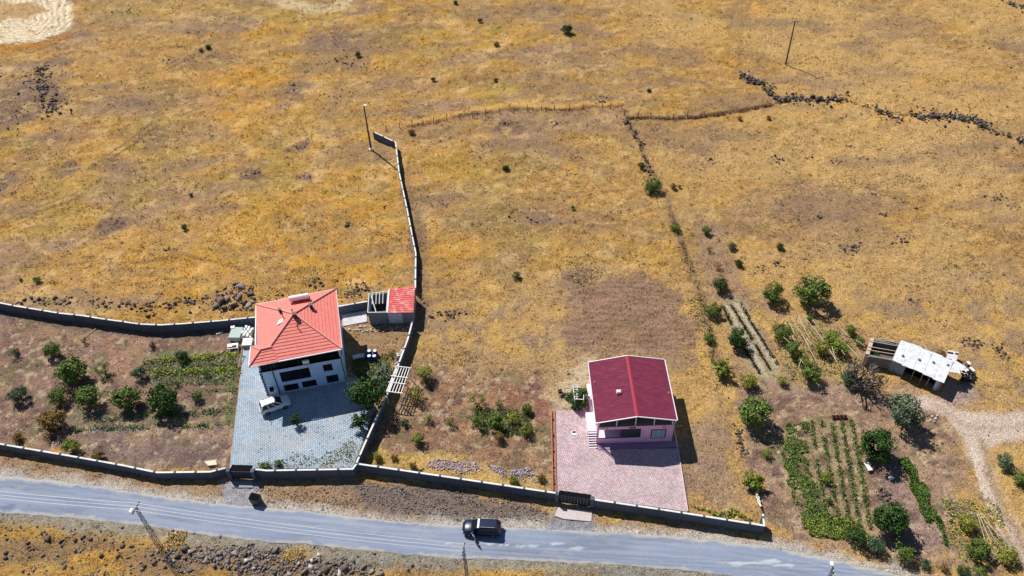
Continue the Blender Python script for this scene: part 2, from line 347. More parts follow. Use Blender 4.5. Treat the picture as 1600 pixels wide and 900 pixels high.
    mix(so_m*sstep(.55, .68, fbm(x, y*1.3, 1.6, 311, 5)), A(96, 76, 72), .6)
    mix(so_m*sstep(.58, .70, fbm(x, y, 3.0, 321, 4)), A(110, 106, 74), .5)
    mix(so_m*sstep(.62, .72, fbm(x, y, .8, 331, 3)), A(190, 168, 140), .6)
    # light tracks
    mix(poly_mask(TRACK, x, y, 1.4, .7), A(196, 178, 164)*(.9+.2*n3[..., None]), .92)
    mix(line_mask([(1536, 690), (1548, 745), (1572, 800), (1605, 860), (1640, 930)], x, y, .9, .9, .5), A(146, 122, 94), .75)
    mix(line_mask([(1519, 690), (1530, 745), (1550, 800), (1580, 860)], x, y, .35, .5, .4), A(216, 202, 190), .6)
    mix(line_mask([(1640, 668), (1570, 668), (1510, 664), (1460, 632)], x, y, .8, .9, .5), A(168, 146, 128), .6)
    mix(line_mask([(1220, 600), (1300, 612), (1420, 612)], x, y, 2.2, 1.5, 1), A(158, 132, 112), .6)
    mix(poly_mask([(1555, 700), (1640, 690), (1640, 870), (1590, 830), (1560, 760)], x, y, 1.5, 1), A(186, 152, 96), .7)
    # bulldozed pale circles on the far field
    arc = W([(-90, 68), (0, 66), (60, 58), (97, 44), (110, 24), (99, -30)]); nearb = (y > 170) & (x < -60)
    da = np.full(x.shape, 0.); da[nearb] = dist_line(arc, x[nearb], y[nearb]); st = .5+.5*np.sin(da*4.2+fbm(x, y, 5, 5, 4)*16)
    mix(poly_mask([(-60, -20), (100, -20), (113, 25), (104, 47), (60, 62), (-60, 74)], x, y, 1.5, 1.2), A(238, 218, 184)*(.62+.42*st[..., None]), .95)
    mix(poly_mask([(-60, 5), (62, 4), (70, 18), (40, 30), (-60, 34)], x, y, 3, 2.5), A(176, 138, 88), .85)
    mix(line_mask([(428, -6), (450, 6), (490, 14), (530, 10), (548, -6)], x, y, 4.2, 2.5, 1.4), A(210, 186, 146)*(.75+.35*(.5+.5*np.sin(fbm(x, y, 3, 15, 3)*30)))[..., None], .75)
    mix(poly_mask([(-60, 74), (60, 66), (110, 48), (112, 52), (60, 76), (-60, 84)], x, y, 1, .8), A(178, 120, 50), .7)
    # faint wheel tracks and the dry ditch lines
    for P in ([(0, 345), (60, 322), (120, 300)], [(0, 352), (62, 330), (125, 307)], [(165, 245), (205, 215), (240, 190)], [(172, 250), (212, 220), (247, 194)], [(60, 75), (100, 60), (140, 38)], [(380, 420), (300, 400), (210, 410)]):
        mix(line_mask(P, x, y, .7, .7, .6), A(118, 92, 66), .7)
    mix(line_mask([(977, 180), (999, 222), (1013, 261), (1038, 297), (1048, 340), (1066, 386), (1087, 439), (1105, 500), (1115, 560)], x, y, 1.2, 1.2, .8), A(116, 98, 80), .6)
    mix(line_mask([(1100, 182), (1150, 173), (1203, 162)], x, y, 1.3, .6, .4), A(96, 70, 54), .9)
    mix(line_mask([(985, 186), (1100, 184)], x, y, 1.5, .6, .4), A(128, 98, 82), .7)
    mix(line_mask([(640, 196), (715, 182), (800, 172), (900, 172), (970, 166)], x, y, 1.3, .8, .6), A(128, 94, 58), .8)
    mix(line_mask([(640, 190), (715, 176), (800, 166), (900, 166), (970, 160)], x, y, 1.6, 1.2, .8), A(206, 160, 84), .7)
    for P in ([(1160, -10), (1140, 25), (1143, 60), (1133, 100)], [(1178, -10), (1160, 20), (1157, 65), (1156, 108)]):
        mix(line_mask(P, x, y, 1.3, 1.3, 1.6), A(134, 104, 66), .45)
    # strips beside the walls
    mix(line_mask([(630, 270), (650, 345), (655, 400), (657, 450), (652, 520)], x, y, 2.4, 1.5, .8), A(118, 98, 84), .6)
    mix(line_mask([(0, 490), (130, 512), (250, 526), (380, 518)], x, y, 1.6, 1, .6), A(100, 86, 84), .6)
    # gravel shoulders and the drives
    mix(line_mask(ROAD_N, x, y, 1.9, 1.8, .9), A(184, 178, 170), .8)
    mix(line_mask(ROAD_S, x, y, 3.0, 2.0, .9, 9), A(136, 138, 132), .75)
    mix(poly_mask([(352, 750), (402, 750), (408, 800), (340, 795)], x, y, 1.5, .8), A(150, 148, 158), .9)
    mix(poly_mask([(868, 792), (925, 797), (935, 835), (850, 832)], x, y, 1.5, .8), A(132, 138, 148), .8)
    return np.clip(col, .01, .9), n3

# ------------------------------------------------------------------ the land: one sheet to the horizon
WALL_A = [(0, 473), (25, 478), (92, 489), (130, 493), (160, 498), (190, 502), (217, 506), (250, 507.5), (286, 505.5), (347, 500.5), (400, 495), (528, 478.5), (574, 470.6)]
def make_ground():
    NU = 880; NR = 500
    u = np.linspace(-1, 1, NU); u = np.concatenate([[-40, -12, -5, -2.5, -1.6, -1.2], u, [1.2, 1.6, 2.5, 5, 12, 40]])
    t = np.linspace(0, 1, NR); yy = 36*(225/36.)**(t)
    yy = np.concatenate([[-3000, -900, -250, -80, -20, 10, 25, 31], yy, [235, 260, 320, 450, 800, 1800, 6000]])
    Wd = 38+.58*np.clip(yy, 30, 1e9)
    X = u[None, :]*Wd[:, None]; Y = np.repeat(yy[:, None], len(u), 1)
    col, n3 = ground_color(X, Y)
    near = (Y > 30) & (Y < 240) & (abs(X) < 200)
    field = sstep(96, 112, Y)+sstep(60, 75, X)*sstep(60, 80, Y)
    field = np.clip(field, 0, 1)
    Z = ((fbm(X, Y, 30, 3, 3)-.5)*1.2+(fbm(X, Y, 5.5, 83, 3)-.5)*.7)*field*near + (fbm(X, Y, .9, 8, 3)-.62)*.28*near - .02
    Z = np.clip(Z, -.9, .6)
    keep = np.clip(poly_mask(ROAD_POLY, X, Y, 2.5, 0)+poly_mask(YARD_BLUE, X, Y, 2, 0)+poly_mask(YARD_PINK, X, Y, 2, 0), 0, 1)
    keep = np.maximum(keep, .6*poly_mask(TRACK, X, Y, 2, 0))
    Z = Z*(1-keep)-.03*keep
    nr, nc = X.shape
    V = np.stack([X, Y, Z], -1).reshape(-1, 3)
    i = np.arange(nr-1)[:, None]*nc+np.arange(nc-1)[None, :]
    Fc = np.stack([i, i+1, i+1+nc, i+nc], -1).reshape(-1)
    gm = mat('earth_and_dry_grass', None, .95, .30, 2.2, .8, 5.0, attr='Col', spec=.1, bdist=.22)
    # a second, finer speckle so the ground does not look smooth between the tufts
    n = gm.node_tree.nodes; l = gm.node_tree.links; p = n['Principled BSDF']
    src = p.inputs['Base Color'].links[0].from_socket
    g = n.new('ShaderNodeNewGeometry'); nz = n.new('ShaderNodeTexNoise'); nz.inputs['Scale'].default_value = 7; nz.inputs['Detail'].default_value = 3; nz.inputs['Roughness'].default_value = .8
    l.new(g.outputs['Position'], nz.inputs['Vector'])
    cr = n.new('ShaderNodeMapRange'); cr.inputs['From Min'].default_value = .36; cr.inputs['From Max'].default_value = .62; cr.inputs['To Min'].default_value = .55; cr.inputs['To Max'].default_value = 1.30
    l.new(nz.outputs['Fac'], cr.inputs['Value'])
    s2 = n.new('ShaderNodeVectorMath'); s2.operation = 'SCALE'; l.new(src, s2.inputs[0]); l.new(cr.outputs[0], s2.inputs['Scale']); l.new(s2.outputs[0], p.inputs['Base Color'])
    me = np_mesh('ground', V, Fc, 4, gm, col.reshape(-1, 3), smooth=True)
    link('ground', me, kind='structure')
    return V.reshape(nr, nc, 3)
GV = make_ground()
_gy = GV[:, 0, 1]; _gw = 38+.58*np.clip(_gy, 30, 1e9); _u = GV[250, :, 0]/_gw[250]
def ground_z(x, y):
    """height of the land under arrays x, y (nearest vertex)"""
    x = np.atleast_1d(x); y = np.atleast_1d(y)
    r = np.clip(np.searchsorted(_gy, y), 0, len(_gy)-1); cidx = np.clip(np.searchsorted(_u, x/_gw[r]), 0, len(_u)-1)
    return GV[r, cidx, 2]
def gz(p): return float(ground_z(p[0], p[1])[0])

# ------------------------------------------------------------------ road and paved yards
def resample(P, step):
    out = []
    for i in range(len(P)-1):
        a, b = Vector(P[i]), Vector(P[i+1]); n = max(1, int((b-a).length/step))
        for k in range(n): out.append(a.lerp(b, k/n))
    out.append(Vector(P[-1])); return out
def make_road():
    N = resample(W(ROAD_N), .5); Sx = resample(W(ROAD_S), .5)
    def pick(L, k, n):
        t = k/(n-1)*(len(L)-1); i = min(int(t), len(L)-2); return L[i].lerp(L[i+1], t-i)
    n = 900; m = 34; V = []; F = []
    for k in range(n):
        a = pick(N, k, n); b = pick(Sx, k, n)
        ea = (float(fbm(a.x, a.y, 1.1, 61, 4))-.5)*.5; eb = (float(fbm(b.x, b.y, 1.1, 62, 4))-.5)*.5
        d = (b-a).normalized(); a = a+d*ea; b = b+d*eb
        for j in range(m):
            q = a.lerp(b, j/(m-1)); edge = min(j, m-1-j); V.append((q.x, q.y, -.02 if edge == 0 else .01+.06*min(1, edge/9)))
    for k in range(n-1):
        for j in range(m-1):
            i = k*m+j; F += [i+m, i, i+1, i+1+m]
    V = np.array(V); X, Y = V[:, 0], V[:, 1]; lat = np.tile(np.arange(m)/(m-1), n)
    al = X+Y*0; ac = lat*8
    asph = np.array(c(132, 142, 164)); col = np.empty((len(V), 3)); col[:] = asph
    def mix(mm, cc, k=1.0):
        nonlocal col
        mm = (np.clip(mm, 0, 1)*k)[:, None]; col = col*(1-mm)+np.array(cc)*mm
    mix(sstep(.5, .72, fbm(al, ac*7, 9, 3, 4)), c(112, 120, 136), .55)
    mix(sstep(.52, .7, fbm(al, ac*9, 7, 13, 4)), c(150, 158, 172), .45)
    mix(sstep(.58, .72, fbm(X, Y*2, 2.5, 19, 4)), c(150, 154, 164), .5)
    for lane in (.24, .42, .62, .8): mix(np.exp(-((lat-lane+.02*(fbm(al, al*0, 12, int(lane*50), 2)-.5))/.035)**2)*(fbm(al, ac, 6, 44, 3)), c(166, 170, 180), .55)
    e = np.minimum(lat, 1-lat)+(fbm(X, Y, 1.4, 27, 5)-.5)*.22+(np.random.rand(len(X))-.5)*.05
    mix(1-sstep(.03, .10, e), c(176, 172, 166), .8)
    for (x, y, wpx, hpx) in ((763, 849, 16, 2.4), (792, 852, 10, 1.8), (827, 853, 17, 3.0), (900, 857, 24, 2.2), (870, 850, 12, 2), (1165, 880, 28, 2.6), (1225, 884, 20, 2.4), (1210, 878, 20, 3), (700, 850, 12, 1.6)):
        mix(blob_mask(x, y, wpx, hpx, X, Y, x, 1.3), c(190, 196, 206), .7)
    mix(blob_mask(10, 793, 26, 6, X, Y, 4, .8), c(96, 104, 122), .6)
    mix(poly_mask([(880, 832), (1000, 830), (980, 850), (900, 850)], X, Y, 2, 1.5), c(112, 122, 140), .5)
    rm = mat('worn_asphalt', None, .92, .16, 9, .4, 18, attr='Col', spec=.15, bdist=.03)
    link('road', np_mesh('road', V, F, 4, rm, col, smooth=True), kind='structure')
make_road()

def paver_mat(name, base, dark, bw, bh, rot, var):
    m = bpy.data.materials.new(name); m.use_nodes = True; n = m.node_tree.nodes; l = m.node_tree.links; p = n['Principled BSDF']
    p.inputs['Roughness'].default_value = .85; p.inputs['Specular IOR Level'].default_value = .2
    g = n.new('ShaderNodeNewGeometry'); mp = n.new('ShaderNodeMapping'); mp.inputs['Rotation'].default_value = (0, 0, R(rot)); l.new(g.outputs['Position'], mp.inputs['Vector'])
    b = n.new('ShaderNodeTexBrick'); b.inputs['Scale'].default_value = 1; b.inputs['Brick Width'].default_value = bw; b.inputs['Row Height'].default_value = bh
    b.inputs['Mortar Size'].default_value = .035; b.inputs['Mortar Smooth'].default_value = .3; b.inputs['Bias'].default_value = -.1
    b.inputs['Color1'].default_value = (*[v*(1+var) for v in base], 1); b.inputs['Color2'].default_value = (*[v*(1-var) for v in base], 1); b.inputs['Mortar'].default_value = (*dark, 1)
    l.new(mp.outputs[0], b.inputs['Vector'])
    nz = n.new('ShaderNodeTexNoise'); nz.inputs['Scale'].default_value = .35; nz.inputs['Detail'].default_value = 7; nz.inputs['Roughness'].default_value = .7; l.new(g.outputs['Position'], nz.inputs['Vector'])
    mr = n.new('ShaderNodeMapRange'); mr.inputs['From Min'].default_value = .3; mr.inputs['From Max'].default_value = .7; mr.inputs['To Min'].default_value = .8; mr.inputs['To Max'].default_value = 1.15; l.new(nz.outputs['Fac'], mr.inputs['Value'])
    s = n.new('ShaderNodeVectorMath'); s.operation = 'SCALE'; l.new(b.outputs['Color'], s.inputs[0]); l.new(mr.outputs[0], s.inputs['Scale'])
    n3 = n.new('ShaderNodeTexNoise'); n3.inputs['Scale'].default_value = .22; n3.inputs['Detail'].default_value = 8; n3.inputs['Roughness'].default_value = .75; l.new(g.outputs['Position'], n3.inputs['Vector'])
    m3 = n.new('ShaderNodeMapRange'); m3.inputs['From Min'].default_value = .5; m3.inputs['From Max'].default_value = .68; m3.inputs['To Max'].default_value = .65; l.new(n3.outputs['Fac'], m3.inputs['Value'])
    mx = n.new('ShaderNodeMix'); mx.data_type = 'RGBA'; l.new(m3.outputs[0], mx.inputs['Factor']); l.new(s.outputs[0], mx.inputs['A']); mx.inputs['B'].default_value = (*[v*.92+.03 for v in c(176, 170, 166)], 1)
    l.new(mx.outputs['Result'], p.inputs['Base Color'])
    bp = n.new('ShaderNodeBump'); bp.inputs['Strength'].default_value = .5; bp.inputs['Distance'].default_value = .01; bp.invert = True
    l.new(b.outputs['Fac'], bp.inputs['Height']); l.new(bp.outputs[0], p.inputs['Normal']); return m
def sheet(name, px, z, m, kind='structure', step=.6, rag=0.0):
    P = resample(W(px)+[at(*px[0])], step)[:-1] if rag else W(px)
    pts = []
    for p in P:
        dx = (float(vnoise(p.x*1.3, p.y*1.3, 5))-.5)*rag; dy = (float(vnoise(p.x*1.3, p.y*1.3, 9))-.5)*rag
        pts.append((p.x+dx, p.y+dy))
    mb = MB().prism(pts, -.15, z); return mb.build(name, m, kind=kind)
sheet('paved_yard', YARD_BLUE, .05, paver_mat('blue_grey_pavers', c(178, 192, 204), c(96, 110, 126), .34, .22, 28, .16))
sheet('paved_yard', YARD_PINK, .05, paver_mat('pink_pavers', c(204, 182, 184), c(150, 126, 134), .30, .20, 24, .26))

# ------------------------------------------------------------------ shared materials
concrete = mat('concrete_wall', c(86, 93, 108), .9, .12, 2, .2, dirt=c(66, 68, 76), dirt_amt=.5)
coping_m = mat('concrete_coping', c(226, 226, 226), .85, .1, 4, .1, dirt=c(170, 166, 158), dirt_amt=.5)
white_p = mat('white_plaster', c(186, 216, 252), .8, .04, 2, .05, dirt=c(176, 200, 228), dirt_amt=.3)
white_metal = mat('white_painted_metal', c(232, 232, 228), .5, .05, 5, 0)
dark_metal = mat('dark_metal', c(40, 42, 48), .45, .15, 4, .05, metal=.3)
black_m = mat('black_sheet', c(18, 19, 23), .9, .2, 3, .05, spec=.08)
glass_d = mat('dark_glass', c(16, 20, 28), .2, .1, 2, 0, spec=.4)
glass_b = mat('curtained_glass', c(150, 186, 206), .15, .15, 6, 0, spec=.6)
frame_w = mat('window_frame_white', c(222, 224, 226), .5, .05, 5, 0)
grey_metal = mat('galvanised_steel', c(128, 128, 130), .5, .15, 4, .05, metal=.5)
wood = mat('weathered_wood', c(168, 142, 116), .9, .25, 6, .2, stretch=(1, 1, 1))
pale_wood = mat('bleached_poles', c(206, 188, 158), .9, .2, 6, .1)
tile_red = mat('coral_roof_tile', c(222, 122, 110), .75, .14, 2.2, .2, 14, dirt=c(222, 132, 126), dirt_amt=.7, dirt_scale=1.2, island=.12)
tile_cap = mat('pale_ridge_cap', c(234, 160, 152), .75, .08, 4, .1)
gutter_w = mat('white_gutter', c(228, 224, 228), .5, .05, 5, 0)
rust = mat('rusty_brown', c(116, 66, 56), .8, .2, 5, .1)

# ------------------------------------------------------------------ garden walls
def offset_poly(P, h):
    L = []; Rr = []
    for i, p in enumerate(P):
        d0 = (P[i]-P[i-1]).normalized() if i else (P[1]-P[0]).normalized()
        d1 = (P[i+1]-P[i]).normalized() if i < len(P)-1 else d0
        d = (d0+d1).normalized(); n = Vector((-d.y, d.x, 0)); k = h/max(.4, n.dot(Vector((-d0.y, d0.x, 0))))
        L.append(p+n*k); Rr.append(p-n*k)
    return L, Rr
def garden_wall(px, H, label, group='garden walls', th=.18, pier=2.6, world=None):
    P = [Vector((p.x, p.y, 0)) for p in (world or W(px, H))]
    root = empty('garden_wall', P[0], label, 'wall', group)
    for nm, h, z0, z1, m in (('wall_body', th/2, -.3, H-.06, concrete), ('coping', th/2+.02, H-.058, H, coping_m)):
        L, Q = offset_poly(P, h); mb = MB()
        n = len(P)
        for a in (L, Q): mb.v += [(p.x, p.y, z0) for p in a]+[(p.x, p.y, z1) for p in a]
        for i in range(n-1):
            mb.f.append((i+1, i, n+i, n+i+1)); k = 2*n
            mb.f.append((k+i, k+i+1, k+n+i+1, k+n+i)); mb.f.append((n+i, k+n+i, k+n+i+1, n+i+1))
        mb.f.append((0, 2*n, 3*n, n)); mb.f.append((3*n-1, n-1, 2*n-1, 4*n-1))
        mb.build(nm, m, root, world=True)
    # piers, a hand's width proud of the wall and its coping
    Q = resample(P, .2); acc = 0; last = Q[0]
    pm = None
    todo = [(Q[0], 0)]
    for i in range(1, len(Q)):
        acc += (Q[i]-last).length; last = Q[i]
        if acc >= pier: todo.append((Q[i], i)); acc = 0
    for q, i in todo:
        d = (Q[min(i+1, len(Q)-1)]-Q[max(i-1, 0)]).normalized(); a = math.atan2(d.y, d.x)
        if pm is None: pm = MB().box(-.12, .12, -.15, .15, -.3, H+.07).mesh('pier', coping_m if False else concrete)
        o = link('pier', pm, root); o.location = q-P[0]; o.rotation_euler = (0, 0, a)
    return root
HA = 1.6
garden_wall([(-120, 456)]+WALL_A, HA, 'long grey wall with white coping behind the left orchard and two storey house')
garden_wall([(584, 206), (618, 222), (623.5, 269), (636, 327), (646.7, 382), (649.5, 395), (648.8, 450)], 1.5, 'long wall running up the dry field from the red roofed shed to a pole')
garden_wall([(644, 503), (637, 530), (622, 570), (605.5, 614), (576, 679), (557, 723)], 1.7, 'slanting wall between the blue paved yard and the young orchard')
garden_wall([(397, 733), (417, 735), (551, 732.5), (556.5, 725)], 1.7, 'wall on the road side of the blue paved yard')
garden_wall([(559, 724.5), (700, 745), (868, 770)], 1.6, 'wall between the young orchard and the road, left of the brown gate')
garden_wall([(926, 780), (1035, 796), (1194, 821), (1192, 803)], 1.7, 'wall with hooked end on the road side of the pink paved yard')
garden_wall([(-160, 672), (0, 693.4), (118, 713.6), (190.6, 726.6), (245.5, 738), (328, 737), (352, 731)], 1.4, 'long wall on the road side of the left orchard')

gate_m = mat('gate_sheet', c(50, 60, 84), .7, .15, 3, .05, spec=.2)
def gate(pxa, pxb, H, label, slabm, back):
    a = at(*pxa, H); b = at(*pxb, H); a.z = b.z = 0; d = b-a; L = d.length; an = math.atan2(d.y, d.x)
    root = empty('yard_gate', a, label, 'gate', 'gates in the road side walls', an)
    for x in (-.2, L+.2): MB().box(x-.22, x+.22, -.25, .25, -.2, H+.15).build('gate_post', concrete, root)
    MB().box(.05, L-.05, -.09, -.046, H-.25, H-.1).box(.05, L-.05, -.09, -.046, .12, .24).box(.05, .15, -.09, -.046, .24, H-.25).box(L-.15, L-.05, -.09, -.046, .24, H-.25).build('gate_frame', dark_metal, root)
    n = int(L/.35)
    for i in range(n):
        x = .02+(L-.04)*(i+.5)/n; q = (L-.04)/n/2-.006; MB().box(x-q, x+q, -.045, -.015, .02, H-.05).build('gate_panel', gate_m, root)
    MB().box(-.0, L+.0, .0, back, H-.10, H+.0).build('canopy', black_m, root)
    return root, a, an, L
gate((359, 735), (392, 736), 1.7, 'black metal gate with canopy into the blue paved yard', None, .85)
gate((873, 772), (923, 779), 1.7, 'brown black sliding gate into the pink paved yard', None, .55)
sheet('gate_apron', [(872, 793), (925, 799), (924, 815), (880, 811), (866, 806)], .06, mat('apron_concrete', c(196, 184, 184), .9, .15, 3, .1, dirt=c(190, 150, 136), dirt_amt=.6))
sheet('gate_apron', [(359, 752), (394, 752), (396, 762), (362, 762)], .05, mat('apron_grey', c(140, 144, 152), .9, .15, 3, .1))

# ------------------------------------------------------------------ two storey house (local frame: origin = front right corner, x to the right along the front)
def tri_rows(mb_list, e0, e1, r0, r1, n, th=.07, lip=.06):
    """split the roof face (eave e0-e1, top r0-r1) into n courses, each a slightly tilted slab with its own lower edge"""
    out = []
    for k in range(n):
        t0, t1 = k/n, (k+1)/n
        a = Vector(e0).lerp(Vector(r0), t0); b = Vector(e1).lerp(Vector(r1), t0)
        cc = Vector(e1).lerp(Vector(r1), t1); d = Vector(e0).lerp(Vector(r0), t1)
        a.z += lip; b.z += lip
        pts = [a, b, cc, d] if (cc-d).length > .03 else [a, b, (cc+d)/2]
        out.append(MB().slab([tuple(p) for p in pts], th))
    return out
def wall_panel(mb, x0, x1, z0, z1, holes, y0, y1):
    """wall in the xz plane with rectangular holes, built from butted boxes"""
    xs = sorted({x0, x1, *[h[0] for h in holes], *[h[1] for h in holes]}); zs = sorted({z0, z1, *[h[2] for h in holes], *[h[3] for h in holes]})
    for i in range(len(xs)-1):
        col_ = []
        for j in range(len(zs)-1):
            cx, cz = (xs[i]+xs[i+1])/2, (zs[j]+zs[j+1])/2
            if any(h[0] < cx < h[1] and h[2] < cz < h[3] for h in holes): continue
            if col_ and abs(col_[-1][1]-zs[j]) < 1e-6: col_[-1][1] = zs[j+1]
            else: col_.append([zs[j], zs[j+1]])
        for a, b in col_: mb.box(xs[i], xs[i+1], y0, y1, a, b)
    return mb
def window(root, x0, x1, z0, z1, y=0.0, gl=None, mull=1, fm=None, name='window', fw=.07, label=None):
    fm = fm or frame_w; gl = gl or glass_d
    f = MB().box(x0, x0+fw, y+.08, y+.14, z0, z1).box(x1-fw, x1, y+.08, y+.14, z0, z1).box(x0+fw, x1-fw, y+.08, y+.14, z0, z0+fw).box(x0+fw, x1-fw, y+.08, y+.14, z1-fw, z1)
    for k in range(mull):
        xm = x0+(x1-x0)*(k+1)/(mull+1); f.box(xm-fw/2, xm+fw/2, y+.082, y+.138, z0+fw, z1-fw)
    fo = f.build(name, fm, root, label=label)
    for k in range(mull+1):
        xa = x0+(x1-x0)*k/(mull+1)+fw*.6; xb = x0+(x1-x0)*(k+1)/(mull+1)-fw*.6
        MB().box(xa, xb, y+.10, y+.115, z0+fw*.9, z1-fw*.9).build('pane', gl, fo)
    MB().box(x0-.06, x1+.06, y-.05, y+.079, z0-.06, z0-.002).build('sill', frame_w, fo)
    return fo
HO = at(543.1, 595.2); HA1 = R(11.25)
def house_one():
    root = empty('two_storey_house', HO, 'two storey white house with coral hipped tile roof in the blue paved yard', 'house', rz=HA1)
    Wd, D, H = 10.9, 10.9, 4.75
    fr = MB()
    holes = [(-8.5, -4.55, 2.1, 4.1), (-8.5, -6.55, .15, 1.45), (-6.05, -4.1, .2, 1.5), (-2.75, -1.5, 2.7, 4.05), (-2.7, -1.1, .25, 1.75)]
    wall_panel(fr, -Wd, 0, 0, H, holes, 0, .2)
    fr.box(-Wd, -Wd+.2, .2, D, 0, H).box(-.2, 0, .2, D, 0, H).box(-Wd+.2, -.2, D-.2, D, 0, H)
    fr.build('wall', white_p, root)
    brown = mat('dark_window_frame', c(44, 36, 34), .5, .1, 4, 0)
    window(root, -8.5, -4.55, 2.1, 4.1, gl=glass_d, mull=2, fm=brown)
    window(root, -8.5, -6.55, .15, 1.45, gl=glass_d, mull=1, fm=brown)
    window(root, -6.05, -4.1, .2, 1.5, gl=glass_d, mull=1, fm=brown)
    window(root, -2.75, -1.5, 2.7, 4.05, gl=glass_d, mull=1, fm=brown)
    window(root, -2.7, -1.1, .25, 1.75, gl=glass_d, mull=1, fm=brown)
    plinth = mat('purple_grey_stone', c(112, 100, 130), .8, .2, 5, .2)
    MB().box(-Wd-.05, .05, -.08, -.002, 0, .14).build('plinth', mat('pale_plinth', c(206, 196, 188), .8, .1, 4, .1), root)
    # quoins on both front corners, alternately long and short
    q1 = MB().box(-.16, .16, -.04, -.002, 0, .30).mesh('quoin', dark_metal)
    for i in range(11):
        for xx in (-Wd+.06, -.06):
            o = link('quoin', q1, root); o.location = (xx+(.05 if i % 2 else 0)*(1 if xx < -1 else -1), 0, .16+i*.41)
    MB().tube((-9.25, -.08, .05), (-9.25, -.08, 6.9), .07, n=8).build('downpipe', dark_metal, root)
    MB().box(-Wd-.05, .05, -.06, D+.05, H+.003, H+.2).build('floor_slab', black_m, root)
    # open top storey: set-back walls coloured dark for the shade under the roof, posts, parapet
    att = mat('shade_dark_block', c(58, 50, 52), .95, .25, 3, .2)
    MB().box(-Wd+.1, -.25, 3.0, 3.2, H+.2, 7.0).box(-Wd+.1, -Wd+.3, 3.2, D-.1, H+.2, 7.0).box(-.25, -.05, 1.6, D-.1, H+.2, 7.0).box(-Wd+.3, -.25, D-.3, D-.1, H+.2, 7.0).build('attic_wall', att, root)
    MB().box(-.26, -.06, .1, 1.6, H+.2, 7.0).build('attic_side_wall', white_p, root)
    MB().box(-Wd+.02, -Wd+.22, .05, .25, H+.2, 7.0).build('terrace_post', white_p, root)
    MB().box(-9.0, -8.8, .05, .25, H+.2, 7.0).build('terrace_post', att, root)
    for k in range(3): MB().box(-Wd+.25, -.3, .08, .12, H+.45+k*.22, H+.49+k*.22).build('railing', dark_metal, root)
    for k in range(3): MB().box(-8.6+k*2.9, -8.55+k*2.9, .07, .13, H+.2, H+1.0).build('baluster', dark_metal, root)
    MB().box(-5.15, -4.3, -.12, .04, H+.25, H+.85).box(-5.05, -4.4, -.16, -.121, H+.32, H+.78).build('air_conditioner', white_metal, root)
    MB().box(-10.35, -9.85, -.42, -.05, 1.1, 1.6).build('boiler_box', black_m, root)
    # roof
    ez = 7.0; ap = (-5.35, 5.55, 9.1)
    FL, FR, BR, BL = (-11.0, -.5, ez), (.35, -.5, ez), (.35, 11.5, ez), (-10.85, 11.0, ez)
    FL2 = (-10.6, -.5, ez)
    roof = MB().slab([FL, FR, BR, BL], .12); roof.build('roof_deck', white_p, root)
    faces = [(FL2, FR, 13), (FR, BR, 13), (BR, BL, 13), (BL, FL2, 13)]
    for a, b, n in faces:
        for m in tri_rows(None, a, b, ap, ap, n): m.build('tile_course', tile_red, root)
    for a in (FL2, FR, BR, BL):
        if a is FL2: a = tuple(Vector(FL2).lerp(Vector(ap), .26))
        MB().tube((a[0], a[1], a[2]+.09), (ap[0], ap[1], ap[2]+.11), .11, .11, 6).build('hip_cap', tile_cap, root)
    # small hipped wing at the front left corner
    w0, w1, w2, w3 = (-11.75, -.75, ez), (-9.0, -.75, ez), (-10.2, 2.9, ez), (-11.5, 2.9, ez)
    rp, rq = (-10.1, 1.2, 7.75), (-8.6, 1.3, 7.78)
    MB().slab([w0, (-10.9, -.75, ez), (-10.9, 2.9, ez), w3], .12).build('wing_deck', white_p, root)
    for (a, b, cc, d, n) in ((w0, (-8.0, -.75, ez+.02), rq, rp, 5), (w3, w0, rp, rp, 5), ((-9.4, 2.9, ez+.02), w3, rp, rq, 5)):
        for m in tri_rows(None, a, b, d, cc, n, .06, .07): m.build('tile_course', tile_red, root)
    for a in (w0, w3): MB().tube((a[0], a[1], a[2]+.1), (rp[0], rp[1], rp[2]+.12), .09, .09, 6).build('hip_cap', tile_cap, root)
    MB().tube((rp[0], rp[1], rp[2]+.12), (rq[0], rq[1], rq[2]+.14), .09, .09, 6).build('hip_cap', tile_cap, root)
    for a, b in ((FR, BR), (BR, BL), (BL, (-10.95, 3, ez)), ((-11.8, -.8, ez), (.4, -.55, ez)), ((-11.8, -.8, ez), (-11.55, 2.9, ez))):
        MB().bar((a[0], a[1], a[2]-.02), (b[0], b[1], b[2]-.02), .12, .14).build('gutter', gutter_w, root)
    MB().tube((.2, -.3, 6.9), (-.02, -.12, 6.3), .05).tube((-.02, -.12, 6.3), (-.02, -.12, .1), .05).build('downpipe', gutter_w, root)
    def rz(x, y):
        # height of the pyramid at local x,y
        d = min((x-FL2[0])/(ap[0]-FL2[0]), (FR[0]-x)/(FR[0]-ap[0]), (y-FL[1])/(ap[1]-FL[1]), (BR[1]-y)/(BR[1]-ap[1])); return ez+d*(ap[2]-ez)
    br = mat('chimney_brick', c(112, 52, 54), .9, .2, 8, .2)
    for x, y, s, h, m in ((-5.2, 5.0, .42, .75, br), (-3.05, 7.0, .40, .7, dark_metal), (-7.3, 7.2, .28, .55, br)):
        z = rz(x, y); ch = MB().box(x-s/2, x+s/2, y-s/2, y+s/2, z-.3, z+h).build('chimney', m, root)
        MB().box(x-s/2-.07, x+s/2+.07, y-s/2-.07, y+s/2+.07, z+h+.002, z+h+.09).build('chimney_cap', dark_metal, ch)
    for x, y in ((-5.0, 3.4), (-6.9, 5.9), (-5.5, 5.9)):
        z = rz(x, y); MB().tube((x, y, z-.1), (x, y, z+.6), .06, n=8).lathe([(.11, z+.6), (.11, z+.66), (.02, z+.74)], x, y, 8).build('vent_pipe', dark_metal, root)
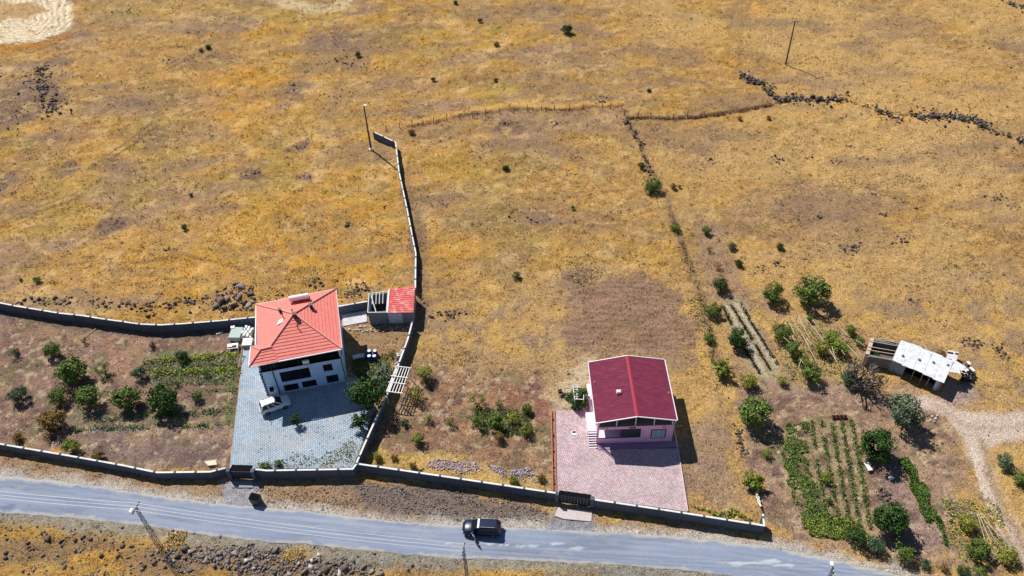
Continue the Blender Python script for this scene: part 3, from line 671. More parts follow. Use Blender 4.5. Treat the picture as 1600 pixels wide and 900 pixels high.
    z = rz(-7.4, 5.2); p = MB(); p.slab([(-7.8, 4.8, z+.05), (-7.0, 4.9, z+.28), (-6.9, 5.6, z+.32), (-7.5, 5.5, z+.16)], .04); p.build('satellite_plate', white_metal, root)
    # solar water heater on the back slope
    x0, x1, y0 = -5.9, -3.4, 9.3; z = rz(-4.6, 9.3)
    hs = MB()
    for x in (x0, x1): hs.bar((x, y0, z-.1), (x, y0, z+.75), .06, .06).bar((x, y0+1.2, z-.6), (x, y0, z+.7), .06, .06)
    so_ = hs.build('solar_heater', grey_metal, root)
    MB().tube((x0-.1, y0, z+.75), (x1+.1, y0, z+.8), .40, n=14).build('water_tank', mat('pinkish_tank', c(238, 226, 232), .4, .08, 5, 0), so_)
    MB().slab([(x0, y0+.25, z+.62), (x1, y0+.25, z+.62), (x1, y0+1.4, z-.15), (x0, y0+1.4, z-.15)], .08).build('solar_panel', mat('solar_glass', c(150, 176, 210), .15, .1, 6, 0), so_)
house_one()

# ------------------------------------------------------------------ pink house (axis aligned)
PO = at(933, 694)
def house_two():
    root = empty('pink_house', PO, 'pink bungalow with burgundy shingle gable roof in the pink paved yard', 'house')
    pk = mat('pink_plaster', c(250, 190, 226), .85, .05, 2, .05, dirt=c(206, 140, 168), dirt_amt=.3)
    Wd, D, H = 9.4, 9.6, 3.45
    mb = wall_panel(MB(), 0, Wd, 0, H, [(.12, 5.45, 1.1, 2.95), (6.9, 8.45, 1.05, 2.5)], 0, .2)
    # left side wall with an opening onto the raised porch
    mb.box(0, .2, .2, 3.0, 0, 1.1).box(0, .2, 2.7, 3.0, 1.1, H).box(0, .2, .2, 2.7, 2.95, H).box(0, .2, 3.0, D, 0, H)
    mb.box(Wd-.2, Wd, .2, D, 0, H).box(.2, Wd-.2, D-.2, D, 0, H)
    mb.box(.2, 5.6, 2.6, 2.8, 1.1, H).box(5.6, 5.8, .2, 2.8, 1.1, H)
    mb.build('wall', pk, root)
    MB().box(.2, 5.6, .2, 2.6, .95, 1.09).build('balcony_floor', mat('balcony_tiles', c(214, 210, 214), .6, .1, 5, 0), root)
    MB().box(.12, 5.45, .04, .10, 1.101, 1.16).build('balcony_sill', black_m, root)
    MB().box(2.9, 5.43, .06, .10, 1.17, 2.94).build('balcony_panel', mat('dark_slate', c(40, 54, 66), .7, .1, 6, 0), root)  # flat dark panel across the right half of the balcony opening
    window(root, 1.2, 2.6, 1.5, 2.7, y=2.48, gl=glass_b, mull=1)
    window(root, 6.9, 8.45, 1.05, 2.5, gl=glass_b, mull=1)
    MB().box(6.72, 6.86, -.03, -.002, .9, 2.66).box(8.49, 8.63, -.03, -.002, .9, 2.66).box(6.86, 8.49, -.03, -.002, 2.52, 2.66).box(6.86, 8.49, -.03, -.002, .84, .98).build('window_surround', dark_metal, root)
    MB().box(0, Wd, -.005, D, H+.003, H+.12).build('ceiling_slab', mat('grey_slab', c(120, 112, 118), .9, .1, 3, .1), root)
    pst = MB
    for x in (.06, 2.28, 4.65, 6.98, 9.28):
        zt = 4.62+(1-abs(x-4.7)/4.7)*.9; MB().box(x-.06, x+.06, .02, .14, H+.12, zt).build('gable_post', wood if False else gutter_w, root)
    dk = mat('attic_shade_black', c(22, 20, 26), .9, .2, 4, .1)  # near-black colour stands in for the shade inside the open attic
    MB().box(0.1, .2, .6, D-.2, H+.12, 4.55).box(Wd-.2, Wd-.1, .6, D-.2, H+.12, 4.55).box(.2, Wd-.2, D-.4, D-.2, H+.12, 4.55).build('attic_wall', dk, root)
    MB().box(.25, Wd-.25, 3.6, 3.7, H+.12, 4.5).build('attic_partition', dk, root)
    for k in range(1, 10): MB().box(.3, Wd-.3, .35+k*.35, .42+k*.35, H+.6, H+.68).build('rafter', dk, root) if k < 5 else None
    # roof: two stepped shingle slopes
    sh = mat('burgundy_shingle', c(104, 24, 56), .85, .42, 2.4, .3, 20, stretch=(.5, 3.2, 1), dirt=c(166, 56, 84), dirt_amt=.5, dirt_scale=1.6, island=.08)
    ez, rzz = 4.6, 5.65; x0, x1, y0, y1, xr = -.38, 9.72, -.15, 9.85, 4.75
    MB().slab([(x0, y0, ez-.03), (xr, y0, rzz-.03), (xr, y1, rzz-.03), (x0, y1, ez-.03)], .1).slab([(xr, y0, rzz-.03), (x1, y0, ez-.03), (x1, y1, ez-.03), (xr, y1, rzz-.03)], .1).build('roof_deck', gutter_w, root)
    n = 26
    for side in (0, 1):
        e0, e1 = ((x0, y1, ez), (x0, y0, ez)) if side == 0 else ((x1, y0, ez), (x1, y1, ez))
        r0, r1 = ((xr, y1, rzz), (xr, y0, rzz)) if side == 0 else ((xr, y0, rzz), (xr, y1, rzz))
        for m in tri_rows(None, e0, e1, r0, r1, n, .03, .022): m.build('shingle_course', sh, root)
    MB().slab([(xr-.28, y0-.01, rzz+.0), (xr, y0-.01, rzz+.1), (xr, y1, rzz+.1), (xr-.28, y1, rzz+.0)], .05).slab([(xr, y0-.01, rzz+.1), (xr+.28, y0-.01, rzz+.0), (xr+.28, y1, rzz+.0), (xr, y1, rzz+.1)], .05).build('ridge_cap', mat('red_ridge', c(150, 36, 58), .75, .12, 4, .1), root)
    for a, b in (((x0-.06, y0, ez), (x0-.06, y1+.1, ez)), ((x1+.06, y0, ez), (x1+.06, y1, ez)), ((x0-.1, y0-.06, ez+.0), (xr, y0-.06, rzz)), ((xr, y0-.06, rzz), (x1, y0-.06, ez)), ((x0, y1+.08, ez), (xr, y1+.08, rzz)), ((xr, y1+.08, rzz), (x1, y1+.08, ez))):
        MB().bar(a, b, .11, .12).build('gutter', gutter_w, root)
    MB().tube((x1+.06, y0, ez-.05), (9.45, -.08, 3.9), .05).tube((9.45, -.08, 3.9), (9.45, -.08, .1), .05).build('downpipe', gutter_w, root)
    MB().tube((x0, y0, ez-.05), (-.08, -.08, 3.9), .05).tube((-.08, -.08, 3.9), (-.08, -.08, .1), .05).build('downpipe', dark_metal, root)
    ch = MB().box(2.6, 3.2, 3.7, 4.25, 5.0, 5.62).build('chimney', mat('pink_chimney', c(232, 170, 188), .8, .05, 5, .05), root)
    MB().box(2.68, 3.12, 3.78, 4.17, 5.622, 5.7).build('chimney_cap', gutter_w, ch)
    for x, y in ((.05, 6.2), (9.3, 4.0)): MB().tube((x, y, 4.6), (x, y, 5.05), .05, n=8).build('vent_pipe', gutter_w, root)
    # lettering by the eaves and the small sign over the balcony
    red = mat('maroon_lettering', c(142, 24, 44), .6, .05, 5, 0)
    def strokes(x, z, L, s):
        mb = MB(); G = {'Y': [(0, 1, .5, .5), (1, 1, .5, .5), (.5, .5, .5, 0)], '.': [(.4, 0, .4, .12)], 'A': [(0, 0, .5, 1), (.5, 1, 1, 0), (.2, .4, .8, .4)], 'D': [(0, 0, 0, 1), (0, 1, .8, .75), (.8, .75, .8, .25), (.8, .25, 0, 0)], 'E': [(0, 0, 0, 1), (0, 1, .8, 1), (0, .5, .7, .5), (0, 0, .8, 0)]}
        for ch_ in L:
            for a, b, c_, d in G[ch_]: mb.bar((x+a*s*.7, -.012, z+b*s), (x+c_*s*.7, -.012, z+d*s+1e-4), .02, .055)
            x += s*.95
        return mb
    strokes(.5, 3.08, 'Y.A', .26).build('lettering', red, root); strokes(8.1, 2.98, 'DE', .26).build('lettering', red, root)
    sg = MB().box(3.9, 4.72, -.04, -.003, 3.08, 3.3).build('name_plate', mat('plate_maroon', c(96, 20, 38), .6, .05, 5, 0), root)
    # raised porch strip on the left with its steps
    pc = mat('white_porch_concrete', c(228, 214, 222), .8, .06, 3, .05, dirt=c(206, 188, 196), dirt_amt=.3)
    a = at(918, 642, 1.1)-PO; b = at(920, 677, 1.1)-PO
    MB().box(-1.15, -.02, 1.25, 4.3, 0, 1.1).build('porch', pc, root)
    for k in range(7): MB().box(-1.1, -.04, -.62+k*.265, -.62+(k+1)*.265-.002, 0, 1.1*(k+.6)/7.2).build('step', pc, root)
    for k in range(7): MB().box(-1.1, -.04, -.645+k*.265, -.622+k*.265, 0.0, 1.1*(k+.6)/7.2-.03).build('riser', dark_metal, root)
    MB().box(-.5, -.02, 4.3, 9.9, 0, .25).build('side_path', pc, root)
    MB().box(-.02, 10.1, -.95, -.03, 0, .12).build('front_terrace', mat('mauve_paving', c(150, 124, 152), .85, .12, 4, .1), root)
    MB().box(10.1, 10.25, -1.0, 9.6, 0, .14).build('kerb', pc, root)
    MB().bar((9.4, -.1, 3.35), (10.5, -.1, 3.3), .04, .04).build('wall_bracket', gutter_w, root)
house_two()

# ------------------------------------------------------------------ the red roofed shed by the field wall
def shed():
    a = at(574, 488, 2.3); a2 = at(1, 1)
    FLp = at(574.5, 488.5, 2.4); FRp = at(645, 487, 2.4); BRp = at(648, 451, 2.6); BLp = at(577, 460, 2.6)
    FLp = Vector((FLp.x, FLp.y, 0)); 
    root = empty('brick_shed', FLp, 'low block shed, half under a red tin roof, half open rafters, by the field wall', 'shed')
    P = [FLp, at(645, 487, 2.4), at(648, 451, 2.4), at(577, 460, 2.4)]
    P = [Vector((p.x, p.y, 0)) for p in P]
    blk = mat('grey_blockwork', c(136, 146, 160), .9, .18, 3, .2, dirt=c(92, 98, 112), dirt_amt=.6)
    def wseg(p, q, h0, h1, m=blk, nm='wall', th=.2):
        d = (q-p).normalized(); n = Vector((-d.y, d.x, 0))*th
        MB().prism([p, q, q+n, p+n], -.2, [h0, h1, h1, h0] if True else h0).build(nm, m, root, world=True)
    wseg(P[0], P[1], 2.3, 2.3); wseg(P[1], P[2], 2.3, 2.3); wseg(P[2], P[3], 2.3, 2.3); wseg(P[3], P[0], 2.3, 2.3)
    mid = P[0].lerp(P[1], .43); midb = P[3].lerp(P[2], .43)
    wseg(mid, midb, 2.3, 2.3)
    MB().prism([P[0]+Vector((.2, .2, 0)), mid+Vector((0, .2, 0)), midb+Vector((0, -.2, 0)), P[3]+Vector((.2, -.2, 0))], 0, .3).build('rubble_floor', mat('dark_floor', c(70, 66, 64), .9, .3, 4, .3), root, world=True)
    d = P[0].lerp(P[1], .5)
    MB().prism([mid+Vector((.1, -.03, 0)), P[0].lerp(P[1], .75)+Vector((0, -.03, 0)), P[0].lerp(P[1], .75)+Vector((0, -.004, 0)), mid+Vector((.1, -.004, 0))], .1, 2.2).build('white_door', mat('bluish_white_paint', c(206, 214, 226), .8, .2, 4, .1), root, world=True)
    # roof in courses of tin tile
    rm = mat('red_tin_tile', c(204, 70, 66), .6, .14, 3, .15, 10, dirt=c(232, 190, 186), dirt_amt=.7, dirt_scale=1.7, island=.08)
    f0 = mid+Vector((.1, -.2, 2.42)); f1 = P[1]+Vector((.1, -.2, 2.42)); b1 = P[2]+Vector((.1, .2, 2.75)); b0 = midb+Vector((.1, .2, 2.75))
    for m in tri_rows(None, f0, f1, b0, b1, 12, .05, .05): m.build('tile_course', rm, root, world=True)
    MB().bar(f0+Vector((-.02, 0, .06)), b0+Vector((-.02, 0, .06)), .16, .1).build('verge', gutter_w, root, world=True)
    # pale timber frame over the open half
    F0 = P[0]+Vector((0, 0, 2.40)); B0 = P[3]+Vector((0, 0, 2.55)); F1 = mid+Vector((-.1, 0, 2.40)); B1 = midb+Vector((-.1, 0, 2.55))
    pw = mat('pale_timber', c(206, 204, 196), .85, .12, 6, .1)
    for a_, b_ in ((F0, F1), (B0, B1), (F0, B0), (F1, B1), (F0.lerp(B0, .9)+Vector((.3, 0, 0)), F0.lerp(F1, .45))):
        MB().bar(a_, b_, .13, .13).build('beam', pw, root, world=True)
    for t in (.18, .38, .56, .74):
        MB().bar(B0.lerp(B1, t)+Vector((0, 0, .02)), F0.lerp(F1, t+.04).lerp(B0.lerp(B1, t), .42), .1, .1).build('rafter', pw, root, world=True)
shed()
sheet('concrete_pad', [(535, 493), (572, 486), (574, 503), (536, 510)], .1, mat('pale_slab', c(200, 198, 204), .9, .1, 2, .1, dirt=c(150, 146, 146), dirt_amt=.6))

# ------------------------------------------------------------------ farm shed on the right
def farm_shed():
    z = 2.3
    A0 = at(1351, 558, 1.6); A1 = at(1362, 525, 2.2); M0 = at(1395, 560, z); M1 = at(1407, 533, z); E0 = at(1475, 595, z); E1 = at(1488, 566, z)
    fl = lambda p: Vector((p.x, p.y, 0))
    a0, a1, m0, m1, e0, e1 = map(fl, (A0, A1, M0, M1, E0, E1))
    root = empty('farm_shed', a0, 'long ruined farm shed with dented white sheet roof and roofless left end', 'shed')
    st = mat('field_stone_render', c(120, 122, 124), .95, .3, 2.5, .4, dirt=c(84, 96, 112), dirt_amt=.6)
    def wseg(p, q, h, m=st, nm='wall', th=.35, z0=-.2):
        d = (q-p).normalized(); n = Vector((-d.y, d.x, 0))*th
        MB().prism([p, q, q+n, p+n], z0, h).build(nm, m, root, world=True)
    wseg(a1, a0, 1.9, mat('pinkish_end_wall', c(200, 172, 160), .9, .15, 3, .2), 'end_wall', .45)
    wseg(a0, m0, 1.9); wseg(m1, a1, 1.8); wseg(e1, m1, 2.2)
    wseg(e0, e1, 2.15)
    g0 = m0.lerp(e0, .28); g1 = m0.lerp(e0, .88)
    wseg(m0, g0, 2.1, mat('blue_grey_sheet', c(140, 156, 180), .8, .2, 2, .1)); wseg(g1, e0, 2.1, mat('pale_blue_board', c(186, 196, 216), .8, .1, 3, .1), 'board')
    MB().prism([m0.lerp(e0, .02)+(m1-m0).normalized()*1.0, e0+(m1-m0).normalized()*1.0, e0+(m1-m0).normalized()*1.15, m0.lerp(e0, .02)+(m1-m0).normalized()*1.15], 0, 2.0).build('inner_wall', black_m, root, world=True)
    for t in (.45, .62, .75):
        p = m0.lerp(e0, t); MB().tube((p.x, p.y, 0), (p.x, p.y, 2.15), .06).build('post', wood, root, world=True)
    MB().prism([p+Vector((0, 0, 0)) for p in (a0, m0, m1, a1)], 0, .12).build('rubble_floor', mat('dung_floor', c(104, 84, 80), .95, .35, 2, .4), root, world=True)
    wm = mat('dented_white_sheet', c(226, 228, 232), .45, .06, 1.2, .5, 1.6, dirt=c(170, 166, 160), dirt_amt=.55, dirt_scale=1.4, metal=.1, bdist=.15)
    n = 5
    ov = (m1-m0).normalized()*.3
    for k in range(n):
        t0, t1 = k/n, (k+1)/n+.012
        jj = (0, .5, -.2, .3, .6)[k]; f0 = m0.lerp(e0, t0)-ov*(1+jj); f1 = m0.lerp(e0, t1)-ov*(1+jj*.4); b0 = m1.lerp(e1, t0)+ov*(.6+.5*(k % 2)); b1 = m1.lerp(e1, t1)+ov*(.6+.5*(k % 2))
        zf = 2.25+.012*(k % 2); zb = 2.40+.012*(k % 3)
        MB().slab([(f0.x, f0.y, zf), (f1.x, f1.y, zf+.04), (b1.x, b1.y, zb+.03), (b0.x, b0.y, zb)], .04).build('roof_sheet', wm, root, world=True)
        MB().bar((f0.x, f0.y, zf+.01), (b0.x, b0.y, zb+.01), .03, .03).build('seam', wm, root, world=True)
    for k, t in enumerate((.15, .45, .7, .95)):
        p = m0.lerp(e0, t).lerp(m1.lerp(e1, t), .3+.15*k); q = MB(); q.lathe([(.18, 2.36), (.17, 2.52), (.05, 2.56)], p.x, p.y, 7)
        q.build('roof_stone', mat('roof_stone_grey', c(110, 104, 100), .9, .2, 5, .2), root, world=True)
    for k, t in enumerate((.3, .48, .78)):
        p = a0.lerp(a1, t)+Vector((0, 0, 1.98)); q = m0.lerp(m1, t-.05)+Vector((.1, 0, 2.2)); MB().tube(p, q, .06, .045).build('roof_pole', pale_wood, root, world=True)
    for k in range(4):
        p = a1.lerp(m1, .2+.2*k)+Vector((0, .1, 1.85)); d = (m1-a1).normalized(); MB().bar(p, p+d*1.6+Vector((0, .2*(-1)**k, .15)), .18, .04).build('loose_board', wood, root, world=True)
    # loose white sheets hanging off the right end
    for px, py, wx, wy, r_ in ((1496, 570, 1.9, 1.1, -.9), (1489, 577, 1.7, 1.2, -.3), (1481, 571, 2.0, 1.0, -.5)):
        p = at(px, py, 2.3); MB().obox(p.x, p.y, 2.3+.05*r_, 2.35+.05*r_, wx, wy, r_).build('loose_sheet', wm, root, world=True)
farm_shed()

# ------------------------------------------------------------------ plants
leafmats = {
    'dark': mat('leaf_dark_green', c(64, 92, 42), .7, .3, 2, 0, island=.45, spec=.2),
    'mid': mat('leaf_mid_green', c(102, 124, 56), .7, .3, 2, 0, island=.45, spec=.2),
    'bright': mat('leaf_bright_green', c(126, 142, 58), .7, .3, 2, 0, island=.4, spec=.2),
    'yellow': mat('leaf_yellow_green', c(150, 150, 66), .7, .3, 2, 0, island=.4, spec=.2),
    'greyg': mat('leaf_grey_green', c(104, 118, 90), .7, .3, 2, 0, island=.35, spec=.2),
    'blueg': mat('leaf_blue_green', c(80, 108, 78), .7, .3, 2, 0, island=.4, spec=.2),
    'brown': mat('leaf_dry_brown', c(146, 118, 66), .8, .3, 2, 0, island=.4, spec=.1),
    'grey': mat('twig_grey', c(108, 98, 98), .9, .3, 2, 0, island=.3, spec=.1),
}
bark = mat('bark_brown', c(88, 72, 58), .95, .25, 6, .2)
def crown_mesh(kind, mkey, seed):
    rnd = np.random.RandomState(seed)
    nl, cl, cr, ls, hh = {'dense': (3400, 40, .32, .055, .86), 'loose': (2300, 30, .30, .052, .84), 'sparse': (800, 22, .28, .048, .8), 'spiky': (900, 22, .22, .06, .75), 'low': (2000, 28, .33, .054, .66), 'bare': (420, 20, .28, .035, .8)}[kind]
    C0 = []
    while len(C0) < cl:
        p = rnd.uniform(-1, 1, 3); r = np.linalg.norm(p)
        if .35 < r < .78: C0.append(p*[1, 1, hh])
    C0 = np.array(C0); k = rnd.randint(0, cl, nl); rad = cr*(.55+.6*rnd.rand(cl))[k]
    d = rnd.normal(size=(nl, 3)); d /= np.linalg.norm(d, axis=1)[:, None]
    P = C0[k]+d*(rad*rnd.uniform(.6, 1.05, nl))[:, None]
    if kind == 'spiky': P = P*rnd.uniform(.4, 1.2, nl)[:, None]
    out = P/np.linalg.norm(P, axis=1)[:, None]+rnd.normal(size=(nl, 3))*.7+[0, 0, .25]
    out /= np.linalg.norm(out, axis=1)[:, None]
    u = np.cross(out, rnd.normal(size=(nl, 3))); u /= np.linalg.norm(u, axis=1)[:, None]; v = np.cross(out, u)
    s = (ls*rnd.uniform(.6, 1.5, nl))[:, None]; asp = 1.0 if kind != 'spiky' else 2.2
    if kind == 'bare': asp = 5; 
    V = np.stack([P-u*s*asp, P-v*s*.7+out*s*.3, P+u*s*asp, P+v*s*.7+out*s*.3], 1).reshape(-1, 3)
    return np_mesh('crown', V, np.arange(nl*4), 4, leafmats[mkey])
def trunk_mesh(seed, th, multi=1):
    rnd = random.Random(seed); mb = MB()
    for s in range(multi):
        b = Vector((rnd.uniform(-.1, .1)*(multi-1), rnd.uniform(-.1, .1)*(multi-1), -.15)); f = Vector((b.x*2, b.y*2, th))
        mb.tube(b, f, .11/multi**.5, .075/multi**.5, 7)
        for k in range(5 if multi == 1 else 3):
            a = k*1.35+rnd.random()+s*2; e = f+Vector((math.cos(a)*.5, math.sin(a)*.5, .35+.4*rnd.random())); mb.tube(f, e, .055, .025, 5)
            for q in range(2):
                e2 = e+Vector((math.cos(a+q-.5)*.3, math.sin(a+q-.5)*.3, .3)); mb.tube(e, e2, .025, .008, 4)
    return mb
CM = {}; TM = {}
_n = [0]
def plant(px, py, rpx, kind, mkey, label, name='orchard_tree', cat='tree', group=None, th=.22, zs=.95, sx=1.0):
    """crown centre at photo pixel px,py; crown radius rpx pixels; th = clear trunk in crown radii"""
    r = rpx*1.13/ppm(px, py); zc = r*(th+.72*zs); p = at(px, py, zc); _n[0] += 1
    g0 = gz(p); root = empty(name, (p.x, p.y, g0), label, cat, group, rz=_n[0]*2.399)
    v = _n[0] % 3; key = (kind, mkey, v)
    if key not in CM: CM[key] = crown_mesh(kind, mkey, 100+len(CM)*7)
    tk = (round(th, 1), v, kind in ('low', 'bare'))
    if tk not in TM: TM[tk] = trunk_mesh(len(TM), max(th, .1), 3 if tk[2] else 1).mesh('trunk', bark)
    o = link('crown', CM[key], root); o.location = (0, 0, zc-g0*.5); o.scale = (r*sx, r, r*zs)
    t = link('trunk', TM[tk], root); t.scale = (r, r, r)
    return root
G1 = 'fruit trees in the left orchard'
for a in [
    (79, 545, 14, 'loose', 'mid', 'round green fruit tree nearest the left back wall, right of a pale weedy bush'),
    (22, 550, 9, 'sparse', 'greyg', 'thin grey green sapling at the far left below the back wall'),
    (110, 580, 23, 'dense', 'mid', 'large bright round fruit tree, biggest of the upper left orchard row'),
    (160, 576, 13, 'sparse', 'mid', 'open olive green tree just right of the largest orchard tree'),
    (216, 581, 12, 'loose', 'blueg', 'grey green small tree at the left end of the yellow flower rows'),
    (27, 614, 15, 'loose', 'blueg', 'blue green tree nearest the left edge of the picture'),
    (89, 618, 15, 'loose', 'mid', 'small rounded tree directly below the largest orchard tree'),
    (134, 620, 20, 'loose', 'mid', 'broad light green tree between two darker orchard trees'),
    (196, 620, 20, 'dense', 'mid', 'compact round green tree left of the darkest orchard tree'),
    (252, 624, 24, 'dense', 'dark', 'darkest and widest orchard tree, nearest the blue paved yard'),
    (307, 618, 9, 'loose', 'mid', 'small upright tree between the dark orchard tree and the blue yard'),
    (283, 554, 10, 'loose', 'dark', 'narrow dark tree standing in the upper yellow flower row'),
    (320, 581, 7, 'sparse', 'mid', 'thin little tree in the lower flower row near the blue yard'),
    (275, 597, 7, 'sparse', 'mid', 'thin little tree just above the darkest orchard tree'),
    (111, 696, 14, 'loose', 'bright', 'yellow green bushy tree just above the road side wall'),
    (130, 532, 6, 'sparse', 'mid', 'tiny green sapling under the back wall beside a pale pole'),
    (237, 538, 6, 'bare', 'grey', 'leafless sapling under the back wall in the middle of the orchard')]:
    plant(*a, group=G1)
plant(80, 657, 21, 'low', 'brown', 'large dry brown bush beneath the orchard trees', 'bush', 'bush', th=.05)
plant(153, 711, 10, 'low', 'brown', 'low olive brown bush against the road side wall', 'bush', 'bush', th=.05)
plant(27, 683, 9, 'low', 'brown', 'small brown bush at the lower left behind the road side wall', 'bush', 'bush', th=.05)
plant(25, 549, 5, 'low', 'brown', 'small weed clump under the thin sapling at far left', 'bush', 'bush', th=.05)
plant(572, 612, 27, 'dense', 'dark', 'big dark green tree at the corner of the two storey house', th=.5, zs=1.05)
plant(561, 657, 15, 'spiky', 'dark', 'spiky leafed small tree in the blue paved yard by the slanting wall', th=.4)
plant(462, 655, 9, 'loose', 'dark', 'small potted style tree alone on the blue paving', th=.5, zs=1.3)
plant(414, 727, 8, 'low', 'mid', 'green shrub against the yard wall, right beside the black gate', 'shrub', 'bush', th=.05)
plant(434, 725, 7, 'low', 'mid', 'second green shrub from the black gate along the yard wall', 'shrub', 'bush', th=.05)
plant(596, 585, 22, 'low', 'greyg', 'pale grey green weed bush between the big tree and pergola', 'bush', 'bush', th=.05, zs=.6)
plant(612, 553, 8, 'sparse', 'dark', 'small dark shrub beside the blue barrels', 'shrub', 'bush', th=.2)
G2 = 'young trees in the middle orchard'
for a in [
    (663, 583, 14, 'loose', 'yellow', 'olive yellow young tree nearest the white pergola'),
    (651, 614, 15, 'sparse', 'yellow', 'airy yellow green young tree just below the white pergola'),
    (633, 659, 7, 'loose', 'blueg', 'tiny blue green tree nearest the slanting wall'),
    (654, 685, 11, 'loose', 'bright', 'bright green young tree in the lower left of the middle orchard'),
    (668, 650, 9, 'sparse', 'yellow', 'thin young tree above the bright green one'),
    (702, 658, 9, 'sparse', 'mid', 'thin green young tree left of the green weed patch'),
    (745, 624, 14, 'sparse', 'yellow', 'yellowish open tree above the green weed patch'),
    (780, 629, 8, 'sparse', 'mid', 'spindly tree above the right part of the weed patch'),
    (742, 654, 14, 'sparse', 'mid', 'left clump of the green weed patch'),
    (775, 661, 14, 'spiky', 'mid', 'middle clump of the green weed patch'),
    (800, 653, 13, 'sparse', 'yellow', 'olive clump right of the middle of the weed patch'),
    (823, 637, 9, 'loose', 'mid', 'small tree at the upper right of the weed patch'),
    (822, 671, 10, 'low', 'bright', 'bright green bush at the lower right of the weed patch'),
    (780, 682, 9, 'low', 'brown', 'brownish bush just below the weed patch')]:
    plant(*a, group=G2)
for a in [(589, 712, 8, 'low', 'yellow', 'yellow green bush in the corner of the middle orchard walls'),
    (616, 714, 6, 'low', 'brown', 'small dry bush near the corner of the middle orchard'),
    (645, 728, 7, 'low', 'brown', 'dry ochre bush behind the wall left of the mauve cobbles'),
    (802, 750, 8, 'low', 'bright', 'green bush behind the wall right of the mauve cobbles'),
    (846, 745, 7, 'low', 'brown', 'dry bush beside the brown kerb of the pink yard')]:
    plant(*a, name='bush', cat='bush', th=.05)
plant(904, 622, 19, 'dense', 'dark', 'dark vine sprawling under the white trellis beside the pink house', 'vine', 'plant', th=.1, zs=.75)
G3 = 'trees and bushes round the right hand gardens'
for a in [
    (1018, 288, 14, 'low', 'mid', 'largest green shrub on the field boundary line'),
    (1003, 257, 6, 'low', 'dark', 'small dark shrub on the boundary above the large one'),
    (1055, 356, 8, 'low', 'bright', 'bright green shrub on the boundary line halfway up'),
    (1052, 290, 5, 'low', 'brown', 'small brown shrub right of the large boundary shrub'),
    (1105, 359, 8, 'low', 'mid', 'green shrub topmost of the planted row'),
    (1108, 388, 6, 'sparse', 'brown', 'faded little shrub second in the planted row'),
    (1122, 414, 7, 'sparse', 'brown', 'faded brown shrub third in the planted row'),
    (1144, 384, 7, 'low', 'greyg', 'grey green narrow shrub, top of the right row'),
    (1154, 411, 7, 'low', 'dark', 'dark narrow shrub, lower of the right row'),
    (1220, 384, 7, 'low', 'dark', 'dark shrub alone above the round bushes'),
    (1127, 443, 13, 'loose', 'dark', 'dark tree at the head of the furrows'),
    (1115, 484, 13, 'low', 'mid', 'broad green bush left of the furrows'),
    (1110, 528, 9, 'low', 'mid', 'small green bush left of the furrows, lower down'),
    (1154, 528, 17, 'dense', 'dark', 'dark dense tree on the left edge of the furrows'),
    (1208, 455, 18, 'loose', 'mid', 'round green bush, left of the two on the dry field'),
    (1270, 453, 27, 'loose', 'mid', 'wide green bush, right of the two on the dry field'),
    (1131, 576, 18, 'spiky', 'bright', 'spiky light green bush right of the pink house'),
    (1170, 594, 14, 'low', 'yellow', 'olive yellow bush below the end of the furrows'),
    (1181, 644, 25, 'dense', 'mid', 'big round green tree left of the crop beds'),
    (1180, 750, 18, 'spiky', 'bright', 'feathery green bush near the hooked wall end'),
    (1198, 709, 8, 'low', 'bright', 'small bright bush left of the lush crop bed'),
    (1415, 642, 30, 'loose', 'greyg', 'big grey green tree between the farm shed and garden'),
    (1352, 587, 28, 'bare', 'grey', 'leafless grey tree in front of the farm shed'),
    (1328, 592, 14, 'low', 'blueg', 'dark scrub under the leafless grey tree'),
    (1366, 553, 9, 'sparse', 'mid', 'small green branch against the farm shed wall'),
    (1372, 696, 28, 'dense', 'dark', 'big dark tree at the top of the bare garden soil'),
    (1394, 810, 28, 'dense', 'dark', 'big dark tree at the bottom of the garden soil'),
    (1292, 746, 10, 'low', 'bright', 'bright bush standing in the crop rows'),
    (1296, 780, 6, 'low', 'mid', 'small green bush standing lower in the crop rows'),
    (1338, 838, 17, 'loose', 'dark', 'leftmost bush of the hedge above the road'),
    (1370, 852, 15, 'low', 'blueg', 'second bush of the hedge above the road'),
    (1412, 862, 17, 'low', 'mid', 'third bush of the hedge above the road'),
    (1446, 881, 9, 'low', 'blueg', 'fourth bush of the hedge, small and round'),
    (1476, 886, 7, 'low', 'brown', 'brown bush in the hedge above the road'),
    (1506, 892, 10, 'low', 'dark', 'dark round bush second from the right of the hedge'),
    (1532, 896, 12, 'low', 'mid', 'green bush at the right end of the hedge'),
    (1529, 857, 18, 'loose', 'mid', 'green bush beside the fallen canes'),
    (1575, 868, 16, 'low', 'yellow', 'golden yellow bush in the bottom right corner'),
    (1512, 815, 15, 'low', 'yellow', 'olive bush above the fallen canes'),
    (1597, 747, 13, 'low', 'mid', 'green bush cut by the right edge beside the track'),
    (1570, 720, 14, 'low', 'greyg', 'greyish weed bush inside the bend of the track'),
    (1470, 553, 9, 'low', 'brown', 'olive bush behind the farm shed roof')]:
    k = dict(th=.05) if a[3] in ('low', 'spiky') else {}
    nm = 'garden_tree' if a[3] not in ('low', 'spiky') else 'bush'
    plant(*a, name=nm, cat='tree' if nm == 'garden_tree' else 'bush', group=G3, **k)
G4 = 'vines on the pole trellis'
